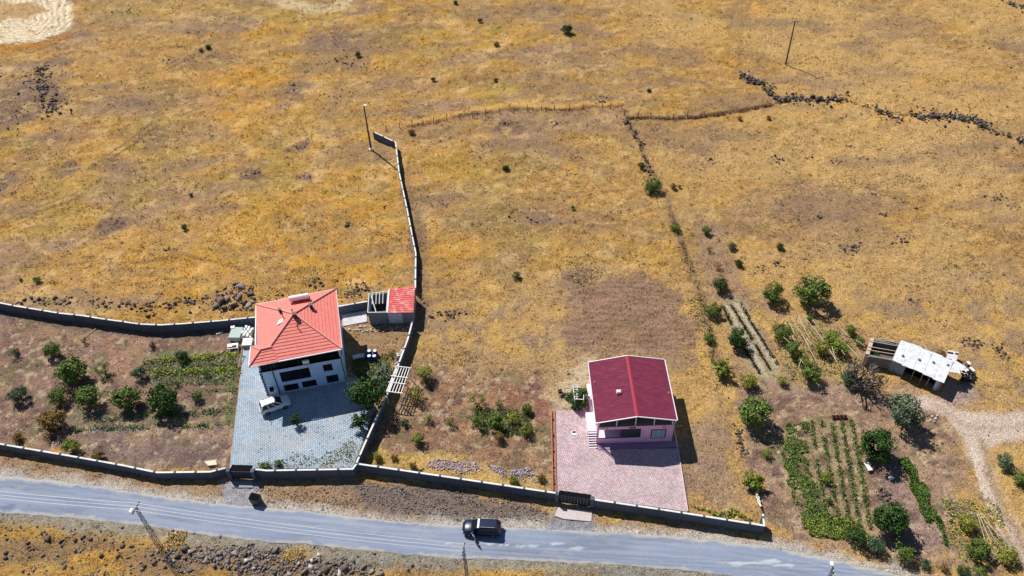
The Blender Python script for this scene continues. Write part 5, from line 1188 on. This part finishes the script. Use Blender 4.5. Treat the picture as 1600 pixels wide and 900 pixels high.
def lattice_pole(px, py, label, az):
    t = at(px, py, POLE_H); root = empty('utility_pole', (t.x, t.y, 0), label, 'pole', 'utility poles', az); h = POLE_H
    st = mat('dark_lattice_steel', c(62, 60, 66), .6, .15, 4, .05, metal=.3)
    W0, W1 = .27, .12
    cn = lambda k, z: (((-1, 1, 1, -1)[k])*(W0+(W1-W0)*z/h), ((-1, -1, 1, 1)[k])*(W0+(W1-W0)*z/h)*.6, z)
    for k in range(4): MB().tube(cn(k, -.2), cn(k, h), .032, .028, 5).build('leg', st, root)
    br = MB(); nb = 11
    for i in range(nb):
        z0, z1 = h*i/nb, h*(i+1)/nb
        for k in range(4):
            a, b = (k, (k+1) % 4) if i % 2 else ((k+1) % 4, k); br.tube(cn(a, z0), cn(b, z1), .014, .014, 4)
    br.build('bracing', st, root)
    MB().box(-.8, .8, -.05, .05, h-.12, h-.02).build('cross_arm', st, root)
    for x in (-.7, -.25, .25, .7): MB().lathe([(.05, h-.02), (.09, h+.06), (.05, h+.14), (.03, h+.2)], x, 0, 8).build('insulator', white_metal, root)
    return root
PT = [at(212, 793, POLE_H), at(724, 857, POLE_H), at(1302, 889, POLE_H)]
d01 = PT[1]-PT[0]; PRE = at(0, 771, POLE_H); PRE = PT[0]+(PRE-PT[0]).normalized()*38; NXT = PT[2]+(PT[2]-PT[1]).normalized()*38
az = math.atan2(d01.y, d01.x)-math.pi/2
r1 = lattice_pole(212, 793, 'dark lattice steel pole below the left end of the road', az); MB().box(.25, .75, -.35, -.1, POLE_H+.1, POLE_H+.24).build('lamp_head', white_metal, r1)
lattice_pole(724, 857, 'short lattice pole below the car, its foot cut by the bottom edge', az)
r3 = lattice_pole(1302, 889, 'pole whose top with white lamp just shows at the bottom right', az); MB().box(-.65, -.2, -.3, .0, POLE_H+.15, POLE_H+.3).build('lamp_head', white_metal, r3)
cab = mat('cable_aluminium', c(200, 202, 208), .5, .05, 3, 0)
nrm = Vector((-d01.y, d01.x, 0)).normalized(); L4 = [PRE, PT[0], PT[1], PT[2], NXT]
cab2 = mat('cable_dark', c(96, 98, 106), .6, .05, 3, 0)
for j, (off, nm) in enumerate(((-.42, 'nearest the camera'), (0, 'in the middle'), (.42, 'farthest from the camera'))):
    for part, (i0, i1, mm, rr, tail) in enumerate(((0, 2, cab, .024, 'left of the short lattice pole'), (2, 4, cab2, .012, 'right of the short lattice pole'))):
        mb = MB()
        for i in range(i0, i1):
            a, b = L4[i]+nrm*off+Vector((0, 0, .18)), L4[i+1]+nrm*off+Vector((0, 0, .18)); prev = a
            for k in range(1, 13):
                t = k/12; q = a.lerp(b, t); q.z -= 4*t*(1-t)*.55; mb.tube(prev, q, rr, n=4); prev = q
        mb.build('power_cable', mm, label='power cable '+nm+' over the road, '+tail, cat='cable', group='power cables over the road')

# ------------------------------------------------------------------ field fence of thin posts
def post_fence():
    z6b = lambda a, b: (a/2.8125+540, b/2.8125+130)
    B = [z6b(*q) for q in ((180, 205), (238, 195), (292, 185), (342, 180), (388, 172), (445, 165), (503, 157), (557, 150), (615, 146), (678, 138), (740, 135), (797, 128), (862, 124), (918, 124), (983, 122), (1047, 122), (1127, 119), (1163, 115), (1214, 118), (1226, 145), (1285, 155), (1340, 158), (1440, 160), (1500, 152), (1575, 150))]
    P = [at(x, y) for x, y in B]; p0 = P[0]
    root = empty('post_fence', (p0.x, p0.y, 0), 'thin wire fence on stakes across the upper field', 'fence')
    for i, p in enumerate(P):
        z = gz(p); h = 1.2+.3*((i*7) % 3)/2; MB().tube((p.x, p.y, z-.3), (p.x+.08*((i % 3)-1), p.y, z+h), .075, .06, 5).build('post', mat('grey_stake', c(74, 60, 54), .95, .2, 5, .1), root, world=True)
    for k in range(3):
        mb = MB()
        for i in range(len(P)-1):
            a, b = P[i], P[i+1]; mb.tube((a.x, a.y, gz(a)+.4+.45*k), (b.x, b.y, gz(b)+.4+.45*k), .012, n=3)
        mb.build('wire', grey_metal, root, world=True)
    P = W([(1045, 330), (1066, 386), (1078, 420), (1090, 450), (1100, 490), (1108, 520), (1112, 560), (1118, 610)]); p0 = P[0]
    root = empty('post_fence', (p0.x, p0.y, 0), 'sagging stake fence on the boundary right of the ploughed patch', 'fence')
    for i, p in enumerate(P): MB().tube((p.x, p.y, -.3), (p.x+.1, p.y, 1.3), .06, .045, 5).build('post', MATS['grey_stake'], root, world=True)
    mb = MB()
    for i in range(len(P)-1): mb.tube(P[i]+Vector((.08, 0, 1.1)), P[i+1]+Vector((.08, 0, 1.1)), .012, n=3)
    mb.build('wire', grey_metal, root, world=True)
post_fence()

# ------------------------------------------------------------------ pergola, trellises
def pergola():
    c4 = [at(x, y, 2.6) for x, y in ((603.5, 612.5), (626, 616), (640, 575), (620, 571.5))]
    p0 = c4[0]; root = empty('pergola', (p0.x, p0.y, 0), 'white slatted pergola standing over the slanting wall', 'pergola')
    for k in range(6):
        t = k/5; MB().bar(c4[0].lerp(c4[1], t), c4[3].lerp(c4[2], t), .09, .09).build('slat', white_metal, root, world=True)
    for t in (0.02, .36, .6, .98):
        a = c4[0].lerp(c4[3], t)+Vector((-.25, 0, .09)); b = c4[1].lerp(c4[2], t)+Vector((.25, 0, .09)); MB().bar(a, b, .1, .09).build('cross_bar', white_metal, root, world=True)
    for p in c4: MB().box(p.x-.05, p.x+.05, p.y-.05, p.y+.05, 0, 2.55).build('post', white_metal, root, world=True)
    z3 = lambda a, b: (a/5+840, b/5+530)
    q = [at(*z3(*v), 2.0) for v in ((290, 472), (362, 472), (352, 440), (300, 365), (275, 365))]
    p0 = q[0]; root = empty('trellis', (p0.x, p0.y, 0), 'small white ladder trellis over the vine by the pink house', 'trellis')
    a, b, cc, d = at(898, 624, 2.1), at(912, 624, 2.1), at(902, 602, 2.1), at(895, 602, 2.1)
    MB().bar(a, d, .08, .08).build('rail', white_metal, root, world=True); MB().bar(at(901, 624, 2.1), cc, .08, .08).build('rail', white_metal, root, world=True)
    for t in (0, .17, .34, .5, .67, .84, 1): MB().bar(a.lerp(d, t)+Vector((0, 0, .07)), at(904, 624, 2.1).lerp(at(904, 602, 2.1), t)+Vector((0, 0, .07)), .07, .05).build('rung', white_metal, root, world=True)
    MB().bar(a+Vector((0, 0, .03)), b, .08, .07).build('rung', white_metal, root, world=True); MB().bar(b, at(912, 617, 2.1), .07, .07).build('rail', white_metal, root, world=True)
    for p in (a, b, cc, d): MB().box(p.x-.04, p.x+.04, p.y-.04, p.y+.04, 0, 2.05).build('post', white_metal, root, world=True)
    # the long pale poles of the vine trellis
    z7b = lambda a, b: (a/7.5+1180, b/7.5+480)
    L = [((340, 160), (465, 400)), ((400, 180), (460, 300)), ((330, 350), (400, 410)), ((500, 90), (665, 430)), ((430, 130), (560, 330)), ((560, 90), (810, 400)), ((670, 150), (790, 300)), ((560, 330), (690, 590)), ((600, 360), (660, 440)), ((900, 460), (950, 640)), ((1000, 250), (1110, 350)), ((1080, 440), (1225, 590)), ((1180, 380), (1290, 460)), ((470, 205), (530, 190)), ((380, 160), (470, 130)), ((870, 490), (960, 650)), ((530, 610), (600, 700)), ((510, 690), (540, 615)), ((1010, 500), (1050, 560)), ((640, 240), (690, 300)), ((520, 170), (590, 240))]
    p0 = at(1250, 530); root = empty('pole_trellis', (p0.x, p0.y, 0), 'rickety trellis of long pale poles over vines, left of the farm shed', 'trellis')
    for i, (a, b) in enumerate(L):
        z = 1.5+.15*(i % 4); MB().tube(at(*z7b(*a), z), at(*z7b(*b), z+.1*((i % 3)-1)), .05, .035, 5).build('pole', pale_wood, root, world=True)
    for a in ((340, 160), (500, 90), (670, 150), (465, 400), (665, 430), (810, 400), (950, 640), (1110, 350), (1225, 590), (690, 590), (1000, 250)):
        p = at(*z7b(*a), 1.6); MB().tube((p.x, p.y, -.2), (p.x, p.y, 1.75), .05, .04, 5).build('upright', wood, root, world=True)
    p0 = at(1535, 820); root = empty('fallen_canes', (p0.x, p0.y, 0), 'fan of bleached canes fallen beside the dirt track', 'canes')
    for i, (a, b) in enumerate((((1527, 803), (1541, 850)), ((1529, 802), (1549, 850)), ((1532, 801), (1556, 847)), ((1535, 802), (1562, 842)), ((1511, 803), (1530, 801)), ((1545, 874), (1566, 856)), ((1548, 878), (1572, 862)), ((1540, 815), (1575, 850)))):
        MB().tube(at(*a, .35+.05*i), at(*b, .2+.04*i), .045, .03, 5).build('cane', pale_wood, root, world=True)
    for a, b, l_ in (((129, 527), (150, 513), 'long pale pole lying under the left orchard back wall'), ):
        o = MB().tube(at(*a, .12), at(*b, .12), .07, .06, 6).build('wooden_pole', pale_wood, label=l_, cat='pole')
    MB().bar(at(372, 575, .3), at(378, 547, .8), .08, .06).build('wooden_plank', wood, label='dark plank leaning at the left edge of the blue paving', cat='plank')
pergola()

# ------------------------------------------------------------------ cars
def car(loc, rz, name, label, paint, L=4.35, Wd=1.78, Hh=1.62, hood=.95, door_open=False, roof_m=None, nose=.24):
    root = empty(name, loc, label, 'car', rz=rz); hw = Wd/2
    # body sections along x (front = +x): (x, half width, bottom z, shoulder z)
    xs = [(L/2, .62, .42, .62), (L/2-.10, .78, .28, .78), (L/2-.35, .86, .22, .88), (L/2-.75, .89, .20, .95), (L/2-1.15, hw, .2, 1.0), (0, hw, .2, 1.02), (-L/2+1.0, hw, .2, 1.04), (-L/2+.35, .88, .22, 1.04), (-L/2+.08, .82, .3, 1.0), (-L/2, .72, .45, .85)]
    V = []; F = []
    for x, h, z0, z1 in xs:
        h = min(h, hw)
        V += [(x, -h*.9, z0), (x, -h, (z0+z1)/2), (x, -h*.96, z1-.05), (x, -h*.80, z1+.02), (x, 0, z1+.05), (x, h*.80, z1+.02), (x, h*.96, z1-.05), (x, h, (z0+z1)/2), (x, h*.9, z0)]
    for i in range(len(xs)-1):
        for j in range(8): a = i*9+j; F.append((a, a+1, a+10, a+9))
        a = i*9; F.append((a+8, a, a+9, a+17))
    F.append(tuple(range(8, -1, -1))); F.append(tuple((len(xs)-1)*9+j for j in range(9)))
    mb = MB(); mb.v = V; mb.f = F; mb.build('body', paint, root, smooth=True)
    # cabin
    gb = 1.02; rt = Hh
    wf, wr = L/2-1.05, L/2-1.85; rb, rr = -L/2+.12, -L/2+.42
    cab_ = [(wf, -hw*.84, gb), (wf, hw*.84, gb), (rb, hw*.86, gb), (rb, -hw*.86, gb), (wr, -hw*.70, rt-.06), (wr, hw*.70, rt-.06), (rr, hw*.72, rt-.06), (rr, -hw*.72, rt-.06)]
    def quad(ids, shrink, out, m, nm, flip=False):
        P_ = [Vector(cab_[i]) for i in ids]; cc = sum(P_, Vector())/4; n_ = (P_[1]-P_[0]).cross(P_[2]-P_[0]).normalized()
        if n_.dot(cc-Vector((0, 0, 1.2))) < 0: n_ = -n_
        Q = [cc+(p-cc)*shrink+n_*out for p in P_]; B_ = [q-n_*.03 for q in Q]; mb = MB(); k = 0
        mb.v = [tuple(q) for q in Q]+[tuple(q) for q in B_]; mb.f = [(0, 1, 2, 3), (7, 6, 5, 4)]+[(i, (i+1) % 4, 4+(i+1) % 4, 4+i) for i in range(4)]; return mb.build(nm, m, root)
    mb = MB(); mb.v = cab_; mb.f = [(0, 1, 5, 4), (1, 2, 6, 5), (2, 3, 7, 6), (3, 0, 4, 7), (4, 5, 6, 7), (3, 2, 1, 0)]; mb.build('cabin', paint, root)
    quad((0, 1, 5, 4), .88, .02, glass_d, 'windshield'); quad((2, 3, 7, 6), .85, .02, glass_d, 'rear_window')
    for s, (a, b, cc, d) in ((1, (1, 2, 6, 5)), (-1, (3, 0, 4, 7))):
        A_, B_, C_, D_ = [Vector(cab_[i]) for i in (a, b, cc, d)]
        for t0, t1 in ((.05, .36), (.39, .67), (.70, .94)):
            q = [A_.lerp(B_, t0), A_.lerp(B_, t1), D_.lerp(C_, t1), D_.lerp(C_, t0)]; ce = sum(q, Vector())/4; n_ = Vector((0, s, .25)).normalized()
            q = [ce+(v-ce)*.9+n_*.02 for v in q]; mb = MB(); mb.v = [tuple(v) for v in q]+[tuple(v-n_*.03) for v in q]; mb.f = [(0, 1, 2, 3), (7, 6, 5, 4)]+[(i, (i+1) % 4, 4+(i+1) % 4, 4+i) for i in range(4)]; mb.build('side_window', glass_d, root)
    MB().slab([(wr+.04, -hw*.70, rt-.055), (wr+.04, hw*.70, rt-.055), (wr-.2, hw*.66, rt-.01), (wr-.2, -hw*.66, rt-.01)][::-1], .03).slab([(wr-.2, -hw*.66, rt), (wr-.2, hw*.66, rt), (rr+.1, hw*.68, rt), (rr+.1, -hw*.68, rt)][::-1], .05).build('roof', roof_m or paint, root)
    for s in (-1, 1):
        MB().bar((wr-.3, s*hw*.62, rt+.05), (rr+.2, s*hw*.64, rt+.05), .05, .04).build('roof_rail', grey_metal, root)
        MB().box(wf-.35, wf-.17, s*(hw+.02)-.09 if s > 0 else -hw-.17, s*(hw+.02)+.15 if s > 0 else -hw-.0, 1.0, 1.16).build('mirror', paint, root)
        MB().obox(L/2-.16, s*.58, .62, .77, .16, .36, -s*.35).build('headlight', mat('headlight_glass', c(226, 234, 240), .15, .05, 5, 0), root)
        MB().obox(-L/2+.03, s*.66, .72, 1.0, .1, .2, 0).build('tail_light', mat('tail_red', c(170, 24, 28), .3, .05, 5, 0), root)
        for x in (L/2-.85, -L/2+.85):
            y = s*(hw-.1); w_ = MB().tube((x, y-.11, .32), (x, y+.11, .32), .33, n=16).build('tyre', mat('tyre_rubber', c(28, 28, 30), .9, .1, 5, 0), root)
            MB().tube((x, y-.12, .32), (x, y+.12, .32), .19, n=10).build('rim', grey_metal, w_)
    MB().box(L/2-.02, L/2+.02, -.26, .26, .42, .54).build('number_plate', white_metal, root); MB().box(-L/2-.02, -L/2+.02, -.26, .26, .6, .72).build('number_plate', white_metal, root)
    if door_open:
        # driver's door (left side, +y when heading +x) swung open on its front hinge
        hx, hy = L/2-1.25, hw+.02; a = R(62); d = Vector((-math.cos(a), math.sin(a), 0)); e = Vector((hx, hy, 0))+d*1.12
        mb = MB().bar((hx, hy, .62), (e.x, e.y, .62), .09, .72); dr = mb.build('door', paint, root)
        e2 = Vector((hx, hy, 0))+d*1.05
        MB().prism([(hx+d.x*.3, hy+d.y*.3-.02), (e2.x, e2.y-.02), (e2.x, e2.y+.02), (hx+d.x*.3, hy+d.y*.3+.02)], .985, [1.42, 1.42, 1.42, 1.42]).build('door_window', glass_d, dr)
        MB().bar((hx+.05, hy+.02, .95), (hx+d.x*.6, hy+d.y*.6+.0, .95), .1, .05).build('door_trim', white_metal, dr)
    return root
blk_paint = mat('black_car_paint', c(10, 30, 62), .3, .05, 2, 0, spec=.35)
MATS['black_car_paint'].node_tree.nodes['Principled BSDF'].inputs['Coat Weight'].default_value = .12
wht_paint = mat('white_car_paint', c(226, 230, 234), .3, .03, 2, 0)
a = at(727, 829); b = at(779, 832); m_ = (a+b)/2
car((m_.x, m_.y+.1, .075), R(180-5), 'parked_car', 'glossy black family car with its driver door open on the road', blk_paint, L=4.5, door_open=True)
v = at(431, 637)
car((v.x, v.y, .05), R(24), 'parked_van', 'small white van parked at the front corner of the two storey house', wht_paint, L=4.1, Wd=1.7, Hh=1.75)

# ------------------------------------------------------------------ yard clutter
def waste_bin():
    p = at(401, 785); root = empty('waste_container', (p.x, p.y, .02), 'black metal waste container standing on the drive beside the road', 'bin', rz=-.3)
    MB().prism([(-.55, -.4), (.55, -.4), (.6, .45), (-.6, .45)], .12, 1.1).build('bin_body', mat('bin_grey', c(70, 72, 76), .6, .15, 4, .1, metal=.2), root)
    MB().slab([(-.62, -.44, 1.14), (.62, -.44, 1.14), (.62, .1, 1.3), (-.62, .1, 1.3)], .05).slab([(-.62, .1, 1.3), (.62, .1, 1.3), (.62, .5, 1.2), (-.62, .5, 1.2)], .05).build('bin_lid', black_m, root)
    for x in (-.45, .45):
        for y in (-.3, .3): MB().tube((x-.03, y, .08), (x+.03, y, .08), .08, n=8).build('castor', black_m, root)
waste_bin()
def clutter():
    z = lambda a, b: (a/12.86+340, b/12.86+490)
    # flat grey sheet stack, white bagged stack, striped pallet, white frame
    def stack(px, lx, ly, h, rz, name, label, m, cat, slats=0):
        p = at(*px, h); root = empty(name, (p.x, p.y, 0), label, cat, rz=rz)
        MB().box(-lx/2, lx/2, -ly/2, ly/2, 0, h-.06).build('base', wood if slats else m, root)
        n = slats or 1
        for k in range(n):
            y0 = -ly/2+ly*k/n; MB().box(-lx/2-.04, lx/2+.04, y0+.02*(n > 1), y0+ly/n-.04*(n > 1), h-.058, h).build('board', m, root)
        return root
    stack(z(365, 375), 1.6, 2.1, .8, -.06, 'sheet_stack', 'stack of grey green sheets by the back wall left of the house', mat('grey_green_sheet', c(168, 184, 180), .7, .15, 4, .1), 'stack')
    stack(z(595, 560), 1.35, 1.5, .7, .03, 'pallet', 'white striped pallet at the top of the blue paving', mat('white_boards', c(226, 224, 220), .7, .08, 5, .1), 'pallet', 5)
    p = at(*z(590, 350), .5); root = empty('block_pile', (p.x, p.y, 0), 'pile of white blocks between the grey sheets and the house', 'pile')
    for i in range(16):
        x, y = (i % 4)*.38-.55, (i//4)*.55-1.0; zz = .1+.5*((i*5) % 3)/2
        MB().obox(x+random.uniform(-.06, .06), y, 0, .35+zz*.8, .32, .48, random.uniform(-.25, .25)).build('block', coping_m, root)
    p = at(*z(300, 650), .6); root = empty('white_cabinet', (p.x, p.y, 0), 'white box open at the front, lying below the grey sheet stack', 'box', rz=.12)
    MB().box(-.75, .75, .1, .5, .55, .62).box(-.75, .75, -.5, -.42, .55, .62).box(.6, .75, -.42, .1, .55, .62).box(-.75, .75, .5, .56, 0, .55).box(.69, .75, -.5, .5, 0, .54).box(-.75, -.1, -.1, .1, .55, .61).build('panel', white_metal, root)
    for i, (px, py) in enumerate(((268, 265), )):
        p = at(*z(300, 265), .9); o = MB().obox(p.x, p.y, 0, .9, .55, .5, .1).build('white_box', white_metal, label='small white box at the corner of the grey sheet stack', cat='box')
    p = at(*z(35, 385), .1); MB().obox(p.x, p.y, 0, .12, .9, .28, .35).build('white_board', white_metal, label='white board lying in the orchard by the back wall', cat='board')
    for a, b, s_ in (((710, 165), 'leftmost', .4), ((765, 190), 'upper right', .35), ((785, 365), 'lowest', .3)):
        p = at(*z(*a), .2); MB().obox(p.x, p.y, 0, .35, s_, .3, .5).build('white_block', white_metal, label=b+' white block lying between the back wall and the house corner', cat='block', group='loose white blocks by the house')
    # pale boards in the corner by the gate
    for k in range(3):
        a = at(320+k*2, 722+k*2.2, .15+.05*k); b = at(337+k*1, 720+k*2.4, .15+.05*k); MB().bar(a, b, .25, .05).build('wooden_board', mat('pale_board', c(222, 206, 178), .8, .1, 5, .1), label=('upper', 'middle', 'lower')[k]+' pale board in the loose stack beside the black gate', cat='board', group='pale boards by the gate')
    # blue barrels
    bl = mat('blue_plastic', c(28, 44, 150), .4, .1, 4, 0)
    for i, (x, y) in enumerate(((577, 557), (585, 557), (577, 549), (586, 549))):
        p = at(x, y, .7); l_ = ('lower left', 'lower right', 'upper left', 'upper right')[i]
        root = empty('plastic_barrel', (p.x, p.y, 0), f'{l_} blue plastic barrel with pale lid beside the house', 'barrel', 'blue barrels')
        MB().lathe([(.30, 0), (.34, .1), (.34, .35), (.36, .4), (.34, .45), (.34, .75), (.28, .84)], 0, 0, 14).build('drum', bl, root); MB().lathe([(.24, .842), (.24, .88), (.05, .9)], 0, 0, 12).build('lid', white_metal, root)
    # white slatted bench by the side terrace
    p = at(560, 556, .5); root = empty('garden_bench', (p.x, p.y, 0), 'white slatted bench in the shade right of the house', 'bench', rz=.2)
    for k in range(3): MB().box(-.8, .8, -.35+k*.26, -.15+k*.26, .42, .48).build('slat', white_metal, root)
    for x in (-.7, .7): MB().box(x-.05, x+.05, -.3, .35, 0, .418).build('leg', white_metal, root)
    # pale rubble on the wall corner, white sacks
    stones_stuff('rubble', 'white broken blocks against the slanting wall above the pergola', np.vstack([scatter_poly([(614, 560), (636, 535), (632, 548), (620, 574)], 60, .3), scatter_poly([(540, 512), (640, 505), (640, 520), (545, 520)], 60, .6)]), 'pale', .1, .34)
    # drain cover and floor grate
    p = at(897, 677); root = empty('drain_cover', (p.x, p.y, .05), 'small dark grate with pale rim set in the pink paving', 'drain cover')
    MB().box(-.32, .32, -.35, .35, 0, .05).build('rim', coping_m, root)
    for k in range(4): MB().box(-.22, .22, .0+k*.075-.02, .03+k*.075, .052, .07).build('bar', black_m, root)
    # paired brown kerb left of the pink yard
    for dx, l_ in ((0, 'outer thin red brown kerb left of the pink paving'), (5.2, 'inner thin red brown kerb beside the pink paving')):
        MB().bar(at(861.5+dx, 641, .1), at(864+dx, 768, .1), .12, .22).build('kerb', mat('terracotta_kerb', c(176, 112, 98), .85, .15, 4, .1), label=l_, cat='kerb', group='thin kerbs of the planting strip')
    for t, l_ in enumerate(('top', 'upper', 'middle', 'lower', 'bottom')):
        p = at(863.8+t*.5, 655+t*25); MB().obox(p.x, p.y, .0, .35, .16, .16, 0).build('bollard', rust, label=f'{l_} small rust brown stub between the two thin kerbs', cat='stub', group='stubs between the kerbs')
    MB().bar(at(1059.5, 702, .1), at(1074.5, 799, .1), .14, .24).build('kerb', mat('pink_kerb', c(206, 180, 188), .85, .1, 4, .1), label='pink kerb along the right side of the pink paving', cat='kerb')
    # white chairs by the vine: dark little bicycle-like frames
    p = at(876, 614, .4); root = empty('garden_chair', (p.x, p.y, 0), 'dark metal garden chair on the bare ground left of the vine', 'chair', 'metal chairs left of the vine', rz=.4)
    for x in (-.25, .25):
        for y in (-.25, .25): MB().tube((x, y, 0), (x, y, .45 if y < 0 else .9), .03).build('leg', dark_metal, root)
    MB().box(-.27, .27, -.27, .27, .45, .49).build('seat', dark_metal, root); MB().box(-.27, .27, .22, .27, .6, .9).build('backrest', dark_metal, root)
    q = root.copy(); COL.objects.link(q); q.location = at(883, 617, .4); q.location.z = 0; q.rotation_euler = (0, 0, 2.2); q['label'] = 'second dark metal garden chair, nearer the vine'
    for ch in list(root.children): o = ch.copy(); COL.objects.link(o); o.parent = q
    # bench in the garden
    p = at(1356.5, 729, .4); root = empty('white_table', (p.x, p.y, 0), 'small white two panel table by the shadow of the dark tree', 'table', rz=.15); root.scale = (.7, .7, 1)
    MB().box(-.4, .4, .05, .85, .4, .46).build('top_panel', white_metal, root); MB().box(-.4, .4, -.85, -.0, .4, .46).build('top_panel', white_metal, root)
    for x in (-.33, .33):
        for y in (-.75, .75): MB().box(x-.03, x+.03, y-.03, y+.03, 0, .398).build('leg', grey_metal, root)
    p = at(1391, 748); MB().lathe([(.2, 0), (.28, .25), (.3, .3)], p.x, p.y, 12).build('white_bucket', white_metal, label='white bucket at the edge of the dark tree shadow', cat='bucket')
    # dark crates at the head of the crop rows
    for i, x in enumerate((1303, 1309, 1315, 1321)):
        p = at(x, 650.5, .3); root = empty('dark_crate', (p.x, p.y, 0), ('leftmost', 'second', 'third', 'rightmost')[i]+' dark crate in the row of four above the crop rows', 'crate', 'four dark crates')
        MB().box(-.2, .2, -.22, .22, 0, .3).build('crate_box', rust, root); MB().box(-.17, .17, -.19, .19, .302, .33).build('crate_lid', black_m, root)
    # white sacks
    for i, (x, y) in enumerate(((1457, 650), (1462, 653), (1460, 657), (1465, 649), (1455, 656))):
        boulder(x, y, 3.4, 'pale', 'in the heap below the farm shed', 'white heap below the farm shed')
    # white bars by wall end
    for i, y in enumerate((773, 779, 785)):
        MB().bar(at(1181+i*1.5, y-3, .7), at(1186+i*1.5, y+6, .7), .22, .05).build('white_plank', white_metal, label=('topmost', 'middle', 'lowest')[i]+' white plank in the loose stack behind the hooked wall end', cat='plank', group='white planks by the wall end')
    # farm shed surroundings: small concrete block with two holes, black heap, brush
    a = at(1481, 547, 1.2); b = at(1498, 550, 1.2); cc = at(1495, 563, 1.2); d = at(1480, 560, 1.2); root = empty('concrete_trough', (d.x, d.y, 0), 'pale concrete box with two dark openings behind the farm shed', 'trough')
    MB().prism([a, b, cc, d], 0, 1.2).build('box', mat('pale_trough', c(206, 202, 204), .85, .1, 3, .1), root, world=True)
    for x, y, w_ in ((1485, 551.5, .75), (1495, 553, .4)): p = at(x, y, 1.2); MB().obox(p.x, p.y, 1.203, 1.215, w_, .35, -.3).build('opening', black_m, root, world=True)
    tarp = mat('black_plastic', c(26, 28, 34), .35, .3, 4, .3)
    p0 = at(1510, 585); root = empty('scrap_heap', (p0.x, p0.y, 0), 'heap of black scrap and pale rags at the right end of the farm shed', 'heap')
    rnd = random.Random(4)
    for i in range(34):
        p = at(1499+rnd.random()*22, 572+rnd.random()*22, .5); o = link('scrap_piece', RM.setdefault(('t', i % 5), rock_mesh(i % 5, None, 'scrap_piece', tarp)), root); s = rnd.uniform(.25, .6); o.location = (p.x-p0.x, p.y-p0.y, rnd.uniform(.1, .7)); o.scale = (s, s*.8, s*.6); o.rotation_euler = (rnd.random(), rnd.random(), rnd.random()*6)
    for i in range(6):
        p = at(1500+rnd.random()*20, 566+rnd.random()*16, 1); MB().obox(p.x, p.y, .85, .93, rnd.uniform(.4, .9), .4, rnd.random()*3).build('rag', white_metal, root, world=True)
    # boards leaning behind the shed
    for i, (a, b) in enumerate((((1443, 537), (1450, 549)), ((1446, 545), (1456, 551)))):
        MB().bar(at(*a, .6), at(*b, .3), .14, .05).build('wooden_plank', pale_wood, label=('longer upper', 'shorter lower')[i]+' pale plank lying behind the farm shed roof', cat='plank', group='planks behind the farm shed')
    # water hose / pipe on the dry field right
    mb = MB(); P = W([(1530, 590), (1548, 602), (1570, 618), (1600, 640)], .08)
    for i in range(3): mb.tube(P[i], P[i+1], .035, n=5)
    mb.build('water_pipe', pale_wood, label='pale pipe running downhill to the right of the farm shed', cat='pipe')
clutter()
label_rocks()
print('objects', len(bpy.data.objects), 'tris', sum(len(m.polygons)*2 for m in bpy.data.meshes))
